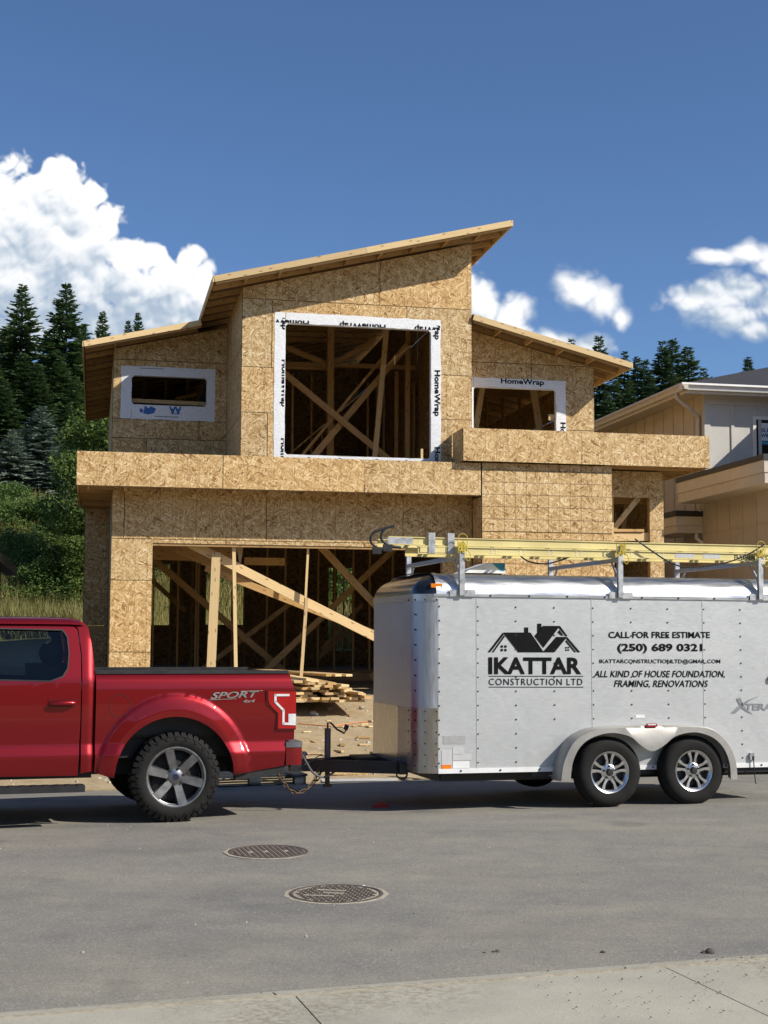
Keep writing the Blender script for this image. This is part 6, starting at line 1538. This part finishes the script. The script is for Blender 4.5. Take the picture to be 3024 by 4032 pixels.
rock(*k6(335, 305), .062, 'largest pale stone in front of the lumber pile', None, 1); rock(*k6(362, 308), .035, 'whitish stone touching the largest stone', WHITE, 2); rock(*k6(455, 268), .045, 'flat pale stone at the foot of the lumber pile', None, 3); rock(*k6(690, 262), .05, 'stone by the right end of the lumber pile', None, 4); rock(*k6(655, 488), .025, 'small stone on the earth right of the jack', None, 5)
rock(2795, 3762, .028, 'larger dark stone on the kerb near the right picture edge', STONED, 6); rock(2775, 3772, .02, 'dark stone beside the larger one on the kerb', STONED, 7); rock(2375, 3830, .015, 'dark pebble on the kerb right of the long joint', STONED, 8); rock(1945, 3945, .012, 'dark pebble on the sidewalk slab below the kerb', STONED, 9)
rock(1960, 3998, .015, 'dark stone on the slab near the bottom picture edge', STONED, 13); rock(1205, 3690, .010, 'single pale pebble on the asphalt below the checkered cover', STONE, 10); rock(322, 3875, .011, 'pale pebble on the asphalt at the lower left', STONE, 11); rock(1908, 3810, .010, 'dark pebble on the asphalt above the kerb', STONED, 12); rock(1432, 3492, .012, 'white pebble lying on the checkered manhole cover', WHITE, 14)
cord = B(); pts = [pix_ground(*k6(x, y))+Vector((0, 0, .012)) for x, y in ((225, 372), (300, 378), (400, 386), (480, 388), (560, 378), (640, 366), (720, 358), (810, 352), (900, 348))]
cord.tube(catmull(pts, 4), .008, 6); tag(cord.build('orange_cord', ORANGE, None, smooth=60), 'thin orange extension cord snaking over the earth behind the drawbar', 'cord')
p = pix_ground(1500, 3180); b = B(); b.prism([(-.10, -.02), (-.03, -.045), (.05, -.03), (.09, -.005), (.06, .03), (-.02, .04), (-.07, .025)], 'z', 0, .025); b.prism([(-.03, -.03), (.03, -.028), (.05, .01), (.01, .03), (-.03, .02)], 'z', .0251, .045)
o = b.build('red_debris', REDPLASTIC); o.location = p+Vector((0, 0, .005)); o.rotation_euler = (0, 0, .3); tag(o, 'flat red scrap on the asphalt at the shadow edge below the drawbar', 'litter')
# pallet and sheet at the far gutter behind the truck
def pallet():
    p = pix_ground(1000, 3098); o = thing('pallet', 'dark blue pallet lying in the gutter behind the pickup tail', 'pallet', p+Vector((0, 0, .0)), R_(17))
    for k in range(3):
        for j in range(3):
            b = B(); b.box(-.62+k*.56, -.48+k*.56, -.02+j*.42, .1+j*.42, 0, .115); b.build('block', PALLET, o)
    for k in range(6):
        b = B(); b.box(-.64, .66, -.02+k*.18, .09+k*.18, .116, .14); b.build('deck_board', PALLET, o)
    b = B()
    for j in range(3): b.box(-.64, .66, -.01+j*.42, .09+j*.42, .001, .02)
    b.build('skid', PALLET, o)
pallet()
p = pix_ground(1010, 3060); b = B(); b.blob((0, 0, 0), (.13, .06, .06), 8, 2); b.blob((.1, 0, .02), (.11, .05, .04), 9, 2); o = b.build('plastic_film', FILM, None, smooth=30); o.location = (p.x*.985, p.y*.985, p.z+.16); tag(o, 'crumpled white plastic film on the dark pallet', 'plastic film')
p = pix_ground(1395, 3072); b = B(); b.prism([(-.45, -.25), (.5, -.3), (.55, .2), (-.4, .35)], 'z', 0, .012); o = b.build('white_sheet', PAPER); o.location = p+Vector((0, 0, .012)); o.rotation_euler = (0, 0, .2); tag(o, 'flat grey white sheet on the ground behind the jack foot', 'sheet')
p = pix_ground(1185, 3000); o = thing('lumber_stack', 'strapped stack of short boards standing behind the tail of the pickup', 'lumber', p+HV*1.2, HYAW)
for k in range(9):
    b = B(); b.box(-.75, .0+random.uniform(-.02, .02), -.1, .35, k*.085, k*.085+.075); b.build('board', PINE if k % 3 else PINE2, o)
b = B(); b.box(-.70, -.12, -.12, .37, .765, .80); b.build('cover_sheet', FILM, o)
# fine litter that nobody could count
def crumbs(name, n, s0, s1, t0, t1, r0, r1, seed, m, label, zf):
    rg = np.random.default_rng(seed); V = []; F = []
    base = [(-1, -.8, 0), (1, -.7, 0), (.2, 1, 0), (.1, 0, .9)]; fc = [(0, 1, 3), (1, 2, 3), (2, 0, 3)]
    for i in range(n):
        s, t = rg.uniform(s0, s1), rg.uniform(t0, t1); r = r0+(r1-r0)*rg.uniform(0, 1)**3; a = rg.uniform(0, 6.28); x, y = unstreet(s, t); z = zf(s, t); k = len(V)
        V += [(x+r*(p[0]*math.cos(a)-p[1]*math.sin(a)), y+r*(p[0]*math.sin(a)+p[1]*math.cos(a)), z+r*p[2]) for p in base]; F += [(q[0]+k, q[1]+k, q[2]+k) for q in fc]
    me = bpy.data.meshes.new(name); me.from_pydata(V, [], F); me.materials.append(m); tag(link(name, me), label, 'gravel', kind='stuff')
crumbs('road_grit', 500, -4, 5, T_NEAR, 1, .002, .009, 61, STONE, 'scattered pale grit on the asphalt', lambda s, t: road_z(s, t)+.003)
crumbs('dark_grit', 400, -4, 5, T_NEAR, 1, .002, .008, 62, STONED, 'scattered dark grit on the asphalt', lambda s, t: road_z(s, t)+.003)
crumbs('walk_grit', 420, -1.2, 1.2, T_NEAR-1.3, T_NEAR-.3, .0015, .008, 63, STONED, 'dark soil crumbs on the sidewalk', lambda s, t: road_z(s, T_NEAR)+.082)
crumbs('earth_grit', 3000, -9, 12, T_FAR+.4, T_FAR+8, .006, .04, 64, STONE, 'loose gravel on the bare earth', lambda s, t: gz(*unstreet(s, t))-.004)
SC.cycles.use_denoising = True; SC.cycles.max_bounces = 7; SC.cycles.diffuse_bounces = 3; SC.cycles.glossy_bounces = 3; SC.cycles.transparent_max_bounces = 8
